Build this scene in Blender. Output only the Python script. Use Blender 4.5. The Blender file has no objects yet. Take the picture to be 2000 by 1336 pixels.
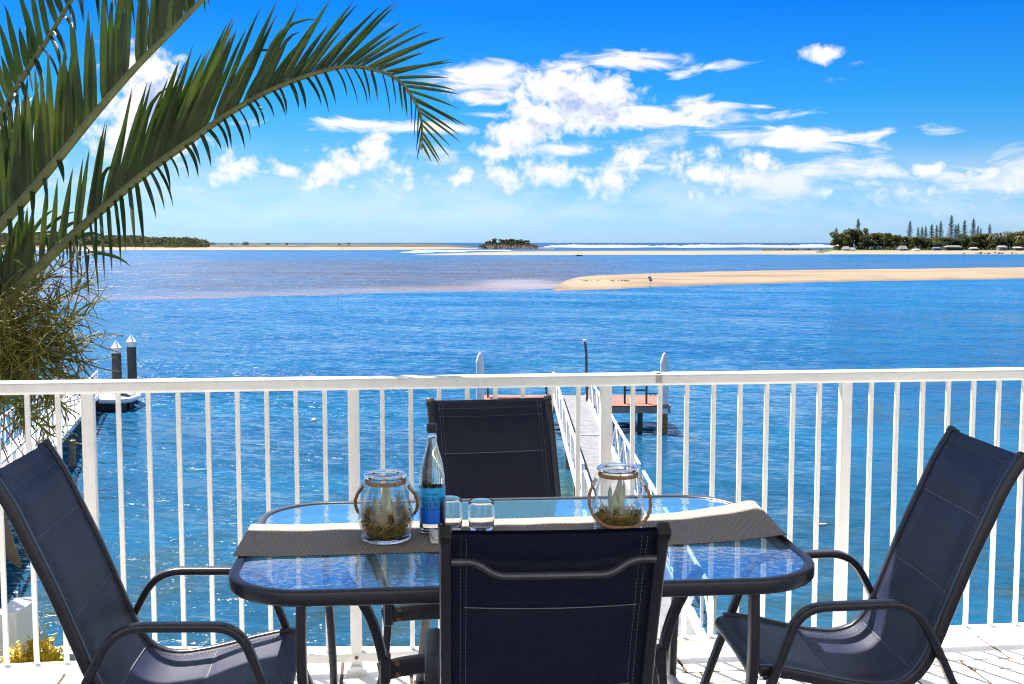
import bpy, bmesh, math, random
from mathutils import Vector, Matrix, Quaternion
from math import sin, cos, pi, radians as R

random.seed(7)
SC = bpy.context.scene
COL = SC.collection

# ------------------------------------------------------------------ camera
H = 1.6                      # eye height above the balcony floor (z = 0)
F_PX, CX, CY, HY = 2222.2, 1000.0, 668.0, 474.0
PITCH = math.atan((CY - HY) / F_PX)
cam_d = bpy.data.cameras.new('camera')
cam_d.sensor_width = 36.0
cam_d.lens = 36.0 * F_PX / 2000.0
cam_d.clip_start = 0.05
cam_d.clip_end = 200000.0
cam = bpy.data.objects.new('camera', cam_d)
COL.objects.link(cam)
cam.location = (0, 0, H)
cam.rotation_euler = (pi / 2 - PITCH, 0, 0)
SC.camera = cam

# ------------------------------------------------------------------ light
SUN_AZ, SUN_EL = -35.0, 56.0          # azimuth from +Y towards +X
SUN_V = Vector((sin(R(SUN_AZ)) * cos(R(SUN_EL)), cos(R(SUN_AZ)) * cos(R(SUN_EL)), sin(R(SUN_EL))))
sun_d = bpy.data.lights.new('sun', 'SUN')
sun_d.energy = 4.8
sun_d.angle = R(0.53)
sun_d.color = (1.0, 0.955, 0.88)
sun = bpy.data.objects.new('sun', sun_d)
COL.objects.link(sun)
sun.rotation_euler = SUN_V.to_track_quat('Z', 'Y').to_euler()
sun.location = SUN_V * 60

SC.view_settings.view_transform = 'Standard'
SC.view_settings.look = 'None'
SC.view_settings.exposure = 1.9
SC.view_settings.gamma = 1.0
SC.view_settings.use_curve_mapping = False
SC.render.engine = 'CYCLES'
cy = SC.cycles
cy.use_denoising = True
cy.denoiser = 'OPENIMAGEDENOISE'
cy.denoising_input_passes = 'RGB_ALBEDO_NORMAL'
cy.denoising_prefilter = 'NONE'
cy.filter_width = 1.15
cy.max_bounces = 10
cy.transparent_max_bounces = 16
cy.transmission_bounces = 10
cy.glossy_bounces = 4
cy.diffuse_bounces = 6
cy.caustics_reflective = False
cy.caustics_refractive = False
cy.sample_clamp_indirect = 3.0
cy.use_adaptive_sampling = False
cy.sample_clamp_direct = 2.0


def px_ray(x, y):
    a = (x - CX) / F_PX
    b = (y - CY) / F_PX
    return Vector((a, cos(PITCH) - b * sin(PITCH), -sin(PITCH) - b * cos(PITCH)))


def on_z(x, y, z):
    r = px_ray(x, y)
    return Vector((0, 0, H)) + r * ((z - H) / r.z)


def at(x, y, Y):
    r = px_ray(x, y)
    return Vector((0, 0, H)) + r * (Y / r.y)


# ------------------------------------------------------------------ sky with clouds
world = bpy.data.worlds.new('World')
SC.world = world
world.use_nodes = True
wt = world.node_tree
wt.nodes.clear()


class NT:
    """small helper for wiring node trees"""
    def __init__(self, tree):
        self.t = tree

    def n(self, kind, **kw):
        nd = self.t.nodes.new(kind)
        for k, v in kw.items():
            setattr(nd, k, v)
        return nd

    def put(self, sock, v):
        if v is None:
            return
        if isinstance(v, bpy.types.NodeSocket):
            self.t.links.new(v, sock)
        else:
            sock.default_value = v

    def math(self, op, a, b=None, c=None, clamp=False):
        nd = self.n('ShaderNodeMath', operation=op, use_clamp=clamp)
        self.put(nd.inputs[0], a)
        self.put(nd.inputs[1], b)
        self.put(nd.inputs[2], c)
        return nd.outputs[0]

    def vmath(self, op, a, b=None, out=0):
        nd = self.n('ShaderNodeVectorMath', operation=op)
        self.put(nd.inputs[0], a)
        self.put(nd.inputs[1], b)
        return nd.outputs[out]

    def smooth(self, v, a, b, lo=0.0, hi=1.0):
        nd = self.n('ShaderNodeMapRange', interpolation_type='SMOOTHSTEP')
        self.put(nd.inputs['Value'], v)
        self.put(nd.inputs['From Min'], a)
        self.put(nd.inputs['From Max'], b)
        self.put(nd.inputs['To Min'], lo)
        self.put(nd.inputs['To Max'], hi)
        return nd.outputs[0]

    def mix(self, f, a, b, blend='MIX'):
        nd = self.n('ShaderNodeMix', data_type='RGBA', blend_type=blend)
        self.put(nd.inputs[0], f)
        self.put(nd.inputs[6], a if isinstance(a, bpy.types.NodeSocket) else (*a[:3], 1))
        self.put(nd.inputs[7], b if isinstance(b, bpy.types.NodeSocket) else (*b[:3], 1))
        return nd.outputs[2]

    def noise(self, vec, scale, detail=4.0, rough=0.55, dist=0.0, dim='3D', lac=2.0):
        nd = self.n('ShaderNodeTexNoise', noise_dimensions=dim)
        self.put(nd.inputs['Vector'], vec)
        nd.inputs['Scale'].default_value = scale
        nd.inputs['Detail'].default_value = detail
        nd.inputs['Roughness'].default_value = rough
        nd.inputs['Lacunarity'].default_value = lac
        nd.inputs['Distortion'].default_value = dist
        return nd.outputs[0]

    def xyz(self, v):
        nd = self.n('ShaderNodeSeparateXYZ')
        self.put(nd.inputs[0], v)
        return nd.outputs

    def comb(self, x, y, z=0.0):
        nd = self.n('ShaderNodeCombineXYZ')
        self.put(nd.inputs[0], x)
        self.put(nd.inputs[1], y)
        self.put(nd.inputs[2], z)
        return nd.outputs[0]


def sky_dir(x, y):
    d = px_ray(x, y).normalized()
    return math.degrees(math.atan2(d.x, d.y)), math.degrees(math.asin(d.z))


# centre x, y, half width, half height (as seen), weight, wispiness
CUMULUS = [
    (288, 165, 62, 60, 1.2), (300, 225, 80, 64, 1.2), (235, 275, 70, 44, .9), (45, 265, 60, 44, .8), (345, 215, 50, 54, .9), (262, 125, 44, 36, .9), (330, 275, 60, 44, .8),
    (470, 322, 50, 26, .95), (440, 345, 60, 26, .7),
    (1100, 185, 78, 44, 1.25), (1165, 190, 66, 38, 1.1), (1055, 225, 50, 44, 1.15), (1215, 190, 36, 26, .9), (1150, 235, 90, 24, 1.0), (1010, 272, 46, 32, 1.1), (965, 297, 40, 22, .9),
    (635, 340, 52, 34, .95), (690, 318, 40, 28, .95), (735, 290, 30, 34, 1.05), (778, 335, 40, 30, .8), (563, 334, 26, 14, .9), (610, 365, 40, 16, .7),
    (1232, 312, 36, 26, 1.05), (1200, 345, 44, 30, .95), (1150, 365, 60, 30, .7), (1065, 338, 66, 34, .9), (1000, 350, 66, 30, .8), (905, 350, 60, 24, .7), (850, 355, 36, 18, .6),
    (1375, 335, 56, 34, .9), (1440, 345, 56, 36, .85), (1480, 318, 34, 24, .95), (1400, 375, 80, 30, .6), (1530, 362, 28, 18, .75), (1345, 312, 26, 22, .8),
    (1815, 332, 36, 13, 1.15), (1760, 380, 70, 26, .62), (1840, 372, 80, 24, .55), (1945, 360, 90, 28, .6), (1900, 395, 110, 24, .45),
    (1604, 106, 31, 14, 1.1), (1620, 375, 34, 11, .7),
]
WISPS = [
    (940, 150, 120, 26, .95), (965, 187, 66, 13, .9), (1235, 118, 100, 17, .9), (1110, 130, 60, 16, .7),
    (1390, 130, 46, 12, .75), (1330, 148, 26, 8, .7),
    (1265, 232, 200, 24, 1.0), (1370, 215, 80, 20, .9), (1580, 272, 160, 22, .9), (1430, 265, 60, 9, .6),
    (690, 244, 130, 11, .9), (850, 250, 110, 12, .95), (950, 226, 60, 9, .7), (1180, 330, 90, 10, .5),
    (1100, 293, 80, 9, .5), (1490, 206, 26, 6, .6), (1870, 345, 150, 14, .55), (1700, 358, 60, 10, .5),
]


def density_group():
    g = bpy.data.node_groups.new('cloud_density', 'ShaderNodeTree')
    g.interface.new_socket('P', in_out='INPUT', socket_type='NodeSocketVector')
    g.interface.new_socket('Density', in_out='OUTPUT', socket_type='NodeSocketFloat')
    k = NT(g)
    gi = k.n('NodeGroupInput')
    go = k.n('NodeGroupOutput')
    P = gi.outputs[0]

    def masks(lst, grow):
        m = None
        for (x, y, rx, ry, w) in lst:
            az, el = sky_dir(x, y)
            ax = math.degrees(rx / F_PX) * grow
            ay = math.degrees(ry / F_PX) * grow
            d = k.vmath('SUBTRACT', P, (az, el, 0))
            d = k.vmath('MULTIPLY', d, (1 / ax, 1 / ay, 0))
            ln = k.vmath('LENGTH', d, out=1)
            v = k.math('MULTIPLY_ADD', ln, -w, w)
            m = v if m is None else k.math('SMOOTH_MAX', m, v, 0.12)
        return k.math('MAXIMUM', m, -0.6)

    # cumulus: billowed noise
    n1 = k.noise(P, 0.95, 9, 0.56, 0.3, '2D', 2.1)
    v1 = k.n('ShaderNodeTexVoronoi', voronoi_dimensions='2D', feature='SMOOTH_F1')
    wob = k.n('ShaderNodeTexNoise', noise_dimensions='2D')
    k.put(wob.inputs['Vector'], P)
    wob.inputs['Scale'].default_value = 1.6
    wob.inputs['Detail'].default_value = 6
    pv = k.vmath('ADD', P, k.vmath('MULTIPLY', wob.outputs[1], (0.7, 0.7, 0)))
    k.put(v1.inputs['Vector'], pv)
    v1.inputs['Scale'].default_value = 1.35
    v1.inputs['Smoothness'].default_value = 0.35
    v1.inputs['Detail'].default_value = 2.0
    bill = k.math('SUBTRACT', 0.55, v1.outputs[0])
    c = masks(CUMULUS, 1.75)
    a = k.math('MULTIPLY_ADD', k.math('SUBTRACT', n1, 0.5), 1.15, c)
    a = k.math('MULTIPLY_ADD', bill, .34, a)
    a = k.math('SUBTRACT', a, .16)
    # wisps: noise stretched along the horizon
    Pw = k.vmath('MULTIPLY', P, (0.42, 1.5, 0))
    n2 = k.noise(Pw, 0.8, 8, 0.58, 0.5, '2D', 2.1)
    w = masks(WISPS, 1.3)
    b = k.math('MULTIPLY_ADD', k.math('SUBTRACT', n2, 0.5), 2.3, w)
    b = k.math('SUBTRACT', b, 0.0)
    b = k.math('MULTIPLY', b, 0.75)
    # same weather round the horizon, plus unseen cloud above added for white fill
    Pb = k.vmath('MULTIPLY', P, (0.16, 0.42, 0))
    n3 = k.noise(k.vmath('ADD', Pb, (3.3, 8.1, 0)), 1.0, 8, 0.6, 0.3, '2D')
    el = k.xyz(P)[1]
    low = k.math('MULTIPLY', k.smooth(el, 0.3, 2.0), k.smooth(el, 3.5, 6.5, 1.0, 0.0))
    high = k.math('MULTIPLY', k.smooth(el, 13.0, 20.0), k.smooth(el, 45.0, 75.0, 1.0, 0.0))
    az = k.math('ABSOLUTE', k.xyz(P)[0])
    side = k.math('MULTIPLY', k.smooth(az, 25.0, 30.0), k.smooth(el, 20.0, 40.0, 1.0, 0.0))
    band = k.math('ADD', k.math('MULTIPLY', low, 0.60), k.math('MULTIPLY', k.math('MAXIMUM', high, side), 0.62))
    d = k.math('SUBTRACT', k.math('MULTIPLY_ADD', k.math('SUBTRACT', n3, 0.5), 2.2, band), 0.5)
    d = k.math('MINIMUM', d, 0.5)
    res = k.math('MAXIMUM', k.math('MAXIMUM', a, b), d)
    fade = k.smooth(el, 0.1, 1.4)
    k.put(go.inputs[0], k.math('MULTIPLY', k.math('MAXIMUM', res, 0.0), fade))
    return g


SKY_STRENGTH = 0.05
w = NT(wt)
tc = w.n('ShaderNodeTexCoord')
dirv = w.vmath('NORMALIZE', tc.outputs['Generated'])
sx, sy, sz = w.xyz(dirv)
azn = w.math('MULTIPLY', w.math('ARCTAN2', sx, sy), 180 / pi)
eln = w.math('MULTIPLY', w.math('ARCSINE', sz), 180 / pi)
P = w.comb(azn, eln, 0.0)
sky = w.n('ShaderNodeTexSky', sky_type='NISHITA')
sky.sun_disc = False
sky.sun_elevation = R(SUN_EL)
sky.sun_rotation = R(SUN_AZ)
sky.altitude = 10
sky.air_density = 1.0
sky.dust_density = 0.25
sky.ozone_density = 2.5
# clear air: the haze near the horizon is thinned towards blue, the upper sky is left as it is
TINT = [(0.0, (.39, .665, 1.26)), (1.5, (.37, .635, 1.11)), (3.5, (.225, .53, .90)), (7.0, (.060, .45, .87)), (11.5, (.014, .34, .93)), (20.0, (.21, .57, 1.08)), (40.0, (.62, .80, 1.05)), (90.0, (1.0, 1.1, 1.2))]
ramp = w.n('ShaderNodeValToRGB')
ramp.color_ramp.interpolation = 'LINEAR'
w.put(ramp.inputs[0], w.math('DIVIDE', w.math('MAXIMUM', eln, 0.0), 90.0))
els = ramp.color_ramp.elements
while len(els) < len(TINT):
    els.new(0.5)
for e_, (p_, c_) in zip(els, TINT):
    e_.position = p_ / 90.0
for e_, (p_, c_) in zip(els, TINT):
    e_.color = (*[q_ / 1.3 for q_ in c_], 1)
clear = w.vmath('MULTIPLY', w.vmath('MULTIPLY', sky.outputs[0], ramp.outputs[0]), (1.06, 1.06, 1.06))
dg = density_group()


def dens(p):
    nd = w.n('ShaderNodeGroup', node_tree=dg)
    w.put(nd.inputs[0], p)
    return nd.outputs[0]


d0 = dens(P)
d1 = dens(w.vmath('ADD', P, (-0.40, 0.70, 0)))
alpha = w.smooth(d0, 0.0, w.smooth(eln, 2.0, 5.0, 0.72, 0.55))
alpha = w.math('MULTIPLY', alpha, w.smooth(eln, 1.0, 3.6, 0.70, 0.98))
# hazy bank of far cloud low above the horizon
hz = w.noise(w.vmath('MULTIPLY', P, (0.10, 0.34, 0)), 1.0, 7, 0.58, 0.3, '2D')
bank = w.math('MULTIPLY', w.smooth(hz, 0.36, 0.66), w.math('MULTIPLY', w.smooth(eln, 0.2, 1.6), w.smooth(eln, 2.6, 5.2, 1.0, 0.0)))
alpha = w.math('MAXIMUM', alpha, w.math('MULTIPLY', bank, 0.30))
thick = w.math('MULTIPLY', w.smooth(d1, 0.40, 0.95), w.smooth(d0, 0.25, 0.7))
lit = w.mix(thick, (5.6, 5.6, 5.7), (2.5, 3.15, 5.0))
skyc = w.mix(alpha, clear, lit)
bg = w.n('ShaderNodeBackground')
w.put(bg.inputs[0], skyc)
bg.inputs[1].default_value = SKY_STRENGTH
wo = w.n('ShaderNodeOutputWorld')
w.put(wo.inputs[0], bg.outputs[0])
world.cycles.sampling_method = 'MANUAL'
world.cycles.sample_map_resolution = 1024

# ------------------------------------------------------------------ materials
MATS = {}


def mat(name, color, rough=0.5, metal=0.0, spec=0.5, var=0.12, vscale=8.0, bump=0.0, bscale=60.0, coat=0.0, trans=0.0, emit=None, coord='Object', second=None, second_scale=3.0, second_amt=0.5):
    if name in MATS:
        return MATS[name]
    m = bpy.data.materials.new(name)
    m.use_nodes = True
    t = m.node_tree
    k = NT(t)
    b = t.nodes['Principled BSDF']
    c = k.n('ShaderNodeTexCoord').outputs[coord]
    n = k.noise(c, vscale, 5, 0.6)
    f = k.smooth(n, 0.3, 0.7)
    lo = tuple(max(0, x * (1 - var)) for x in color)
    hi = tuple(min(1, x * (1 + var)) for x in color)
    col = k.mix(f, lo, hi)
    if second:
        n2 = k.noise(c, second_scale, 6, 0.65, 0.4)
        col = k.mix(k.math('MULTIPLY', k.smooth(n2, 0.5, 0.72), second_amt), col, second)
    k.put(b.inputs['Base Color'], col)
    k.put(b.inputs['Roughness'], k.math('MULTIPLY_ADD', k.math('SUBTRACT', n, 0.5), 0.15, rough))
    b.inputs['Metallic'].default_value = metal
    b.inputs['Specular IOR Level'].default_value = spec
    b.inputs['Coat Weight'].default_value = coat
    if bump > 0:
        nb = k.noise(c, bscale, 3, 0.6)
        bn = k.n('ShaderNodeBump')
        bn.inputs['Strength'].default_value = bump
        bn.inputs['Distance'].default_value = 0.01
        k.put(bn.inputs['Height'], nb)
        k.put(b.inputs['Normal'], bn.outputs[0])
    if trans > 0:
        tr = k.n('ShaderNodeBsdfTranslucent')
        k.put(tr.inputs[0], k.mix(1.0, col, (1.0, 1.1, .45), 'MULTIPLY'))
        mx = k.n('ShaderNodeMixShader')
        mx.inputs[0].default_value = trans
        t.links.new(b.outputs[0], mx.inputs[1])
        t.links.new(tr.outputs[0], mx.inputs[2])
        t.links.new(mx.outputs[0], t.nodes['Material Output'].inputs[0])
    MATS[name] = m
    return m


def glass_mat(name, color=(1, 1, 1), ior=1.45, rough=0.0):
    m = bpy.data.materials.new(name)
    m.use_nodes = True
    b = m.node_tree.nodes['Principled BSDF']
    b.inputs['Base Color'].default_value = (*color, 1)
    b.inputs['Roughness'].default_value = rough
    b.inputs['IOR'].default_value = ior
    b.inputs['Transmission Weight'].default_value = 1.0
    return m


# ------------------------------------------------------------------ mesh helpers
class MB:
    def __init__(self):
        self.v = []
        self.f = []
        self.mi = []
        self.cur = 0

    def add(self, vs, fs):
        o = len(self.v)
        self.v += [tuple(p) for p in vs]
        self.f += [tuple(i + o for i in q) for q in fs]
        self.mi += [self.cur] * len(fs)
        return self

    def box(self, c, s, rz=0.0, bevel=0.0, M=None):
        cx, cy_, cz = c
        hx, hy, hz = s[0] / 2, s[1] / 2, s[2] / 2
        if bevel <= 0:
            vs = [Vector((x, y, z)) for z in (-hz, hz) for (x, y) in ((-hx, -hy), (hx, -hy), (hx, hy), (-hx, hy))]
            fs = [(3, 2, 1, 0), (4, 5, 6, 7), (0, 1, 5, 4), (1, 2, 6, 5), (2, 3, 7, 6), (3, 0, 4, 7)]
        else:
            b = min(bevel, hx * .9, hy * .9, hz * .9)
            ring = lambda x, y, z: [Vector((-x, -y, z)), Vector((x, -y, z)), Vector((x, y, z)), Vector((-x, y, z))]

            def oct_(x, y, z, q):
                return [Vector(p) for p in ((-x + q, -y, z), (x - q, -y, z), (x, -y + q, z), (x, y - q, z), (x - q, y, z), (-x + q, y, z), (-x, y - q, z), (-x, -y + q, z))]
            rs = [oct_(hx - b, hy - b, -hz, b * .3), oct_(hx, hy, -hz + b, b), oct_(hx, hy, hz - b, b), oct_(hx - b, hy - b, hz, b * .3)]
            vs = sum(rs, [])
            fs = [tuple(range(7, -1, -1)), tuple(range(24, 32))]
            for r_ in range(3):
                for i in range(8):
                    j = (i + 1) % 8
                    fs.append((r_ * 8 + i, r_ * 8 + j, r_ * 8 + 8 + j, r_ * 8 + 8 + i))
        q = Matrix.Rotation(rz, 3, 'Z') if M is None else M
        return self.add([q @ p + Vector(c) for p in vs], fs)

    def sweep(self, path, prof, side=None, closed=False, caps=True, scales=None, up=None):
        """sweep a closed 2D profile (a = along side, b = along normal) along a path; side fixed or transported"""
        path = [Vector(p) for p in path]
        n = len(path)
        m = len(prof)
        vs = []
        prev = None
        for i, p in enumerate(path):
            if closed:
                tdir = path[(i + 1) % n] - path[i - 1]
            else:
                tdir = path[min(i + 1, n - 1)] - path[max(i - 1, 0)]
            if tdir.length < 1e-9:
                tdir = Vector((0, 0, 1))
            tdir.normalize()
            if side is not None:
                s = Vector(side)
                s = (s - tdir * s.dot(tdir)).normalized()
            else:
                if prev is None:
                    ref = Vector(up) if up is not None else (Vector((0, 0, 1)) if abs(tdir.z) < 0.9 else Vector((1, 0, 0)))
                    s = tdir.cross(ref).normalized()
                else:
                    s = prev - tdir * prev.dot(tdir)
                    s.normalize()
                prev = s
            nn = s.cross(tdir)
            k = 1.0 if scales is None else scales[i]
            # keep the width of mitred corners
            for a, b in prof:
                vs.append(p + s * (a * k) + nn * (b * k))
        fs = []
        rng = n if closed else n - 1
        for i in range(rng):
            o, o2 = i * m, ((i + 1) % n) * m
            for j in range(m):
                j2 = (j + 1) % m
                fs.append((o + j, o + j2, o2 + j2, o2 + j))
        if caps and not closed:
            fs.append(tuple(range(m - 1, -1, -1)))
            fs.append(tuple(range((n - 1) * m, n * m)))
        return self.add(vs, fs)

    def tube(self, path, r, seg=8, scales=None, caps=True, closed=False):
        return self.sweep(path, circ(r, seg), None, closed, caps, scales)

    def lathe(self, prof, seg=32, c=(0, 0, 0), closed=False, a0=0.0, a1=2 * pi):
        full = abs(a1 - a0 - 2 * pi) < 1e-6
        ns = seg if full else seg + 1
        vs = []
        for (r, z) in prof:
            for i in range(ns):
                a = a0 + (a1 - a0) * i / seg
                vs.append((c[0] + r * cos(a), c[1] + r * sin(a), c[2] + z))
        fs = []
        m = len(prof)
        for k in range(m if closed else m - 1):
            k2 = (k + 1) % m
            for i in range(seg):
                i2 = (i + 1) % ns
                fs.append((k * ns + i, k * ns + i2, k2 * ns + i2, k2 * ns + i))
        return self.add(vs, fs)

    def grid(self, pts):
        rows, cols = len(pts), len(pts[0])
        vs = [p for r_ in pts for p in r_]
        fs = [(i * cols + j, i * cols + j + 1, (i + 1) * cols + j + 1, (i + 1) * cols + j) for i in range(rows - 1) for j in range(cols - 1)]
        return self.add(vs, fs)

    def mesh(self, name, mats, smooth=True, angle=35, off=None):
        me = bpy.data.meshes.new(name)
        vs = self.v if off is None else [(p[0] - off[0], p[1] - off[1], p[2] - off[2]) for p in self.v]
        me.from_pydata(vs, [], self.f)
        for m_ in (mats if isinstance(mats, (list, tuple)) else [mats]):
            me.materials.append(m_)
        if any(self.mi):
            me.polygons.foreach_set('material_index', self.mi)
        if smooth:
            me.polygons.foreach_set('use_smooth', [True] * len(me.polygons))
            me.update()
            me.set_sharp_from_angle(angle=R(angle))
        me.update()
        return me

    def build(self, name, mats, parent=None, smooth=True, angle=35, world=False, **props):
        off = parent_loc(parent) if (world and parent is not None) else None
        return link(name, self.mesh(name, mats, smooth, angle, off), parent, **props)


def parent_loc(o):
    p = Vector((0, 0, 0))
    while o is not None:
        p += o.location
        o = o.parent
    return p


def link(name, data, parent=None, loc=None, **props):
    o = bpy.data.objects.new(name, data)
    COL.objects.link(o)
    if parent is not None:
        o.parent = parent
    if loc is not None:
        o.location = loc
    for k_, v_ in props.items():
        o[k_] = v_
    return o


def thing(name, label, cat, loc=(0, 0, 0), rz=0.0, group=None):
    o = bpy.data.objects.new(name, None)
    o.empty_display_size = 0.1
    COL.objects.link(o)
    o.location = loc
    o.rotation_euler = (0, 0, rz)
    o['label'] = label
    o['category'] = cat
    if group:
        o['group'] = group
    return o


def tag(o, label, cat, group=None):
    o['label'] = label
    o['category'] = cat
    if group:
        o['group'] = group
    return o


def copy_tree(o, parent=None):
    c = o.copy()
    COL.objects.link(c)
    c.parent = parent
    for ch in list(o.children):
        copy_tree(ch, c)
    return c


def circ(r, seg=8):
    return [(r * cos(2 * pi * i / seg), r * sin(2 * pi * i / seg)) for i in range(seg)]


def rrect(w_, h_, r=0.004, q=3):
    """rounded rectangle profile, anticlockwise"""
    out = []
    for (sx_, sy_, a0) in ((1, 1, 0), (-1, 1, 90), (-1, -1, 180), (1, -1, 270)):
        for i in range(q + 1):
            a = R(a0 + 90 * i / q)
            out.append((sx_ * (w_ / 2 - r) + r * cos(a), sy_ * (h_ / 2 - r) + r * sin(a)))
    return out


def spline(pts, n):
    """Catmull-Rom through pts, n samples evenly by arc length"""
    P_ = [Vector(p) for p in pts]
    P_ = [P_[0] * 2 - P_[1]] + P_ + [P_[-1] * 2 - P_[-2]]
    fine = []
    for i in range(1, len(P_) - 2):
        for j in range(16):
            t = j / 16
            p0, p1, p2, p3 = P_[i - 1], P_[i], P_[i + 1], P_[i + 2]
            fine.append(0.5 * ((2 * p1) + (p2 - p0) * t + (2 * p0 - 5 * p1 + 4 * p2 - p3) * t * t + (3 * p1 - p0 - 3 * p2 + p3) * t ** 3))
    fine.append(P_[-2])
    L = [0.0]
    for a, b in zip(fine, fine[1:]):
        L.append(L[-1] + (b - a).length)
    out = []
    k = 0
    for i in range(n):
        s = L[-1] * i / (n - 1)
        while k < len(L) - 2 and L[k + 1] < s:
            k += 1
        u = (s - L[k]) / max(1e-9, L[k + 1] - L[k])
        out.append(fine[k].lerp(fine[k + 1], min(1, max(0, u))))
    return out


def fillet(pts, r, q=6):
    """polyline with rounded corners"""
    pts = [Vector(p) for p in pts]
    out = [pts[0]]
    for a, b, c in zip(pts, pts[1:], pts[2:]):
        d1 = (a - b).normalized()
        d2 = (c - b).normalized()
        rr = min(r, (a - b).length * .49, (c - b).length * .49)
        p, e = b + d1 * rr, b + d2 * rr
        for i in range(q + 1):
            t = i / q
            out.append(p * (1 - t) ** 2 + b * 2 * t * (1 - t) + e * t * t)
    out.append(pts[-1])
    return out


# ================================================================== THE SETTING
ZW = H - 7.1            # water level

# ---- water: one sheet to the horizon
wm = bpy.data.materials.new('river_water')
wm.use_nodes = True
k = NT(wm.node_tree)
b = wm.node_tree.nodes['Principled BSDF']
pos = k.n('ShaderNodeNewGeometry').outputs['Position']
X, Y, Z = k.xyz(pos)
streak = k.noise(k.vmath('MULTIPLY', pos, (0.012, 0.05, 0)), 1.0, 5, 0.55, 0.4)
patch = k.noise(k.vmath('MULTIPLY', pos, (0.05, 0.14, 0)), 1.0, 4, 0.5)
edge = k.math('MULTIPLY_ADD', X, 0.62, 168.0)
edge = k.math('MULTIPLY_ADD', k.math('SUBTRACT', patch, 0.5), 10.0, edge)
past = k.math('SUBTRACT', Y, edge)
shal = k.smooth(past, 0.0, 7.0)
shal = k.math('MULTIPLY', shal, k.smooth(Y, 320.0, 620.0, 1.0, 0.25))
bear = k.math('DIVIDE', X, Y)
shal = k.math('MULTIPLY', shal, k.smooth(bear, 0.03, 0.12, 1.0, 0.45))
shal = k.math('MULTIPLY', shal, k.smooth(bear, -0.36, -0.22, 0.55, 1.0))
shal = k.math('MULTIPLY', shal, k.smooth(streak, 0.32, 0.62, 0.55, 1.0), clamp=True)
rim = k.math('MULTIPLY', k.smooth(past, 0.0, 3.0), k.smooth(past, 8.0, 40.0, 1.0, 0.0))
deep = k.mix(k.smooth(Y, 18.0, 75.0), (0.005, 0.046, 0.088), (0.0025, 0.062, 0.165))
deep = k.mix(k.smooth(Y, 60.0, 170.0), deep, (0.0016, 0.076, 0.205))
deep = k.mix(k.smooth(patch, 0.40, 0.66, 0.0, 0.55), deep, (0.0035, 0.090, 0.180))
wet = k.mix(rim, (0.058, 0.058, 0.078), (0.180, 0.125, 0.105))
colw = k.mix(shal, deep, wet)
sea = k.smooth(Y, 900.0, 1500.0)
colw = k.mix(sea, colw, (0.005, 0.038, 0.10))
tipd = k.vmath('LENGTH', k.vmath('MULTIPLY', k.vmath('SUBTRACT', pos, (1.0, 196.0, 0)), (1 / 9.0, 1 / 32.0, 0)), out=1)
colw = k.mix(k.math('MULTIPLY', k.smooth(k.math('ADD', tipd, k.math('MULTIPLY', k.math('SUBTRACT', patch, .5), 1.2)), .3, 1.2, 1.0, 0.0), .8), colw, (0.20, 0.175, 0.19))
nearshore = k.math('MULTIPLY', k.smooth(Y, 20.0, 34.0, 1.0, 0.0), 0.75)
mud = k.noise(k.vmath('MULTIPLY', pos, (0.35, 0.25, 0)), 1.0, 4, 0.6)
gx = k.math('MULTIPLY', k.smooth(k.math('ABSOLUTE', k.math('SUBTRACT', X, 0.9)), .4, 2.4, 1.0, 0.0), k.smooth(Y, 28.0, 43.0, .75, 0.0))
colw = k.mix(gx, colw, (0.035, 0.055, 0.014))
colw = k.mix(k.math('MULTIPLY', nearshore, k.smooth(mud, 0.42, 0.7)), colw, (0.028, 0.038, 0.008))
k.put(b.inputs['Base Color'], colw)
b.inputs['IOR'].default_value = 1.33
k.put(b.inputs['Specular IOR Level'], k.math('MULTIPLY', k.smooth(Y, 25.0, 140.0, 0.5, 0.22), k.math('MULTIPLY_ADD', shal, -0.65, 1.0)))
k.put(b.inputs['Roughness'], k.smooth(Y, 30.0, 300.0, 0.06, 0.20))
# wind ripples
rot = k.n('ShaderNodeVectorRotate', rotation_type='Z_AXIS')
k.put(rot.inputs['Vector'], pos)
rot.inputs['Angle'].default_value = R(14)
pr = rot.outputs[0]
w1 = k.noise(k.vmath('MULTIPLY', pr, (0.75, 2.1, 1)), 1.0, 4, 0.62, 0.25)
w2 = k.noise(k.vmath('MULTIPLY', pr, (3.0, 7.0, 1)), 1.0, 3, 0.6, 0.2)
ht = k.math('ADD', k.math('MULTIPLY', w1, 0.08), k.math('MULTIPLY', w2, 0.022))
bn = k.n('ShaderNodeBump')
bn.inputs['Strength'].default_value = 1.0
bn.inputs['Distance'].default_value = 1.0
k.put(bn.inputs['Height'], ht)
# seen this flat, single ripples fall below a pixel: tilt the normal directly, at several wavelengths
def tilt(vec, scale, amp):
    nd = k.n('ShaderNodeTexNoise')
    k.put(nd.inputs['Vector'], vec)
    nd.inputs['Scale'].default_value = scale
    nd.inputs['Detail'].default_value = 2
    v_ = k.vmath('SUBTRACT', nd.outputs[1], (.5, .5, .5))
    return k.vmath('MULTIPLY', v_, (amp, amp * 1.4, 0))
far_w = k.smooth(Y, 15.0, 60.0, 0.55, 1.0)
tl = k.vmath('ADD', tilt(k.vmath('MULTIPLY', pr, (1.1, 2.2, 1)), 1.0, .95), tilt(k.vmath('MULTIPLY', pr, (4.0, 7.0, 1)), 1.0, .7))
tl = k.vmath('ADD', tl, tilt(k.vmath('MULTIPLY', pr, (.22, .5, 1)), 1.0, .55))
tl = k.vmath('ADD', tl, tilt(k.vmath('MULTIPLY', pr, (.035, .10, 1)), 1.0, .45))
nt = k.n('ShaderNodeVectorMath', operation='SCALE')
k.put(nt.inputs[0], k.vmath('ADD', tl, (0.0, -0.16, 0.0)))      # wind waves lean towards the shore
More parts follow.
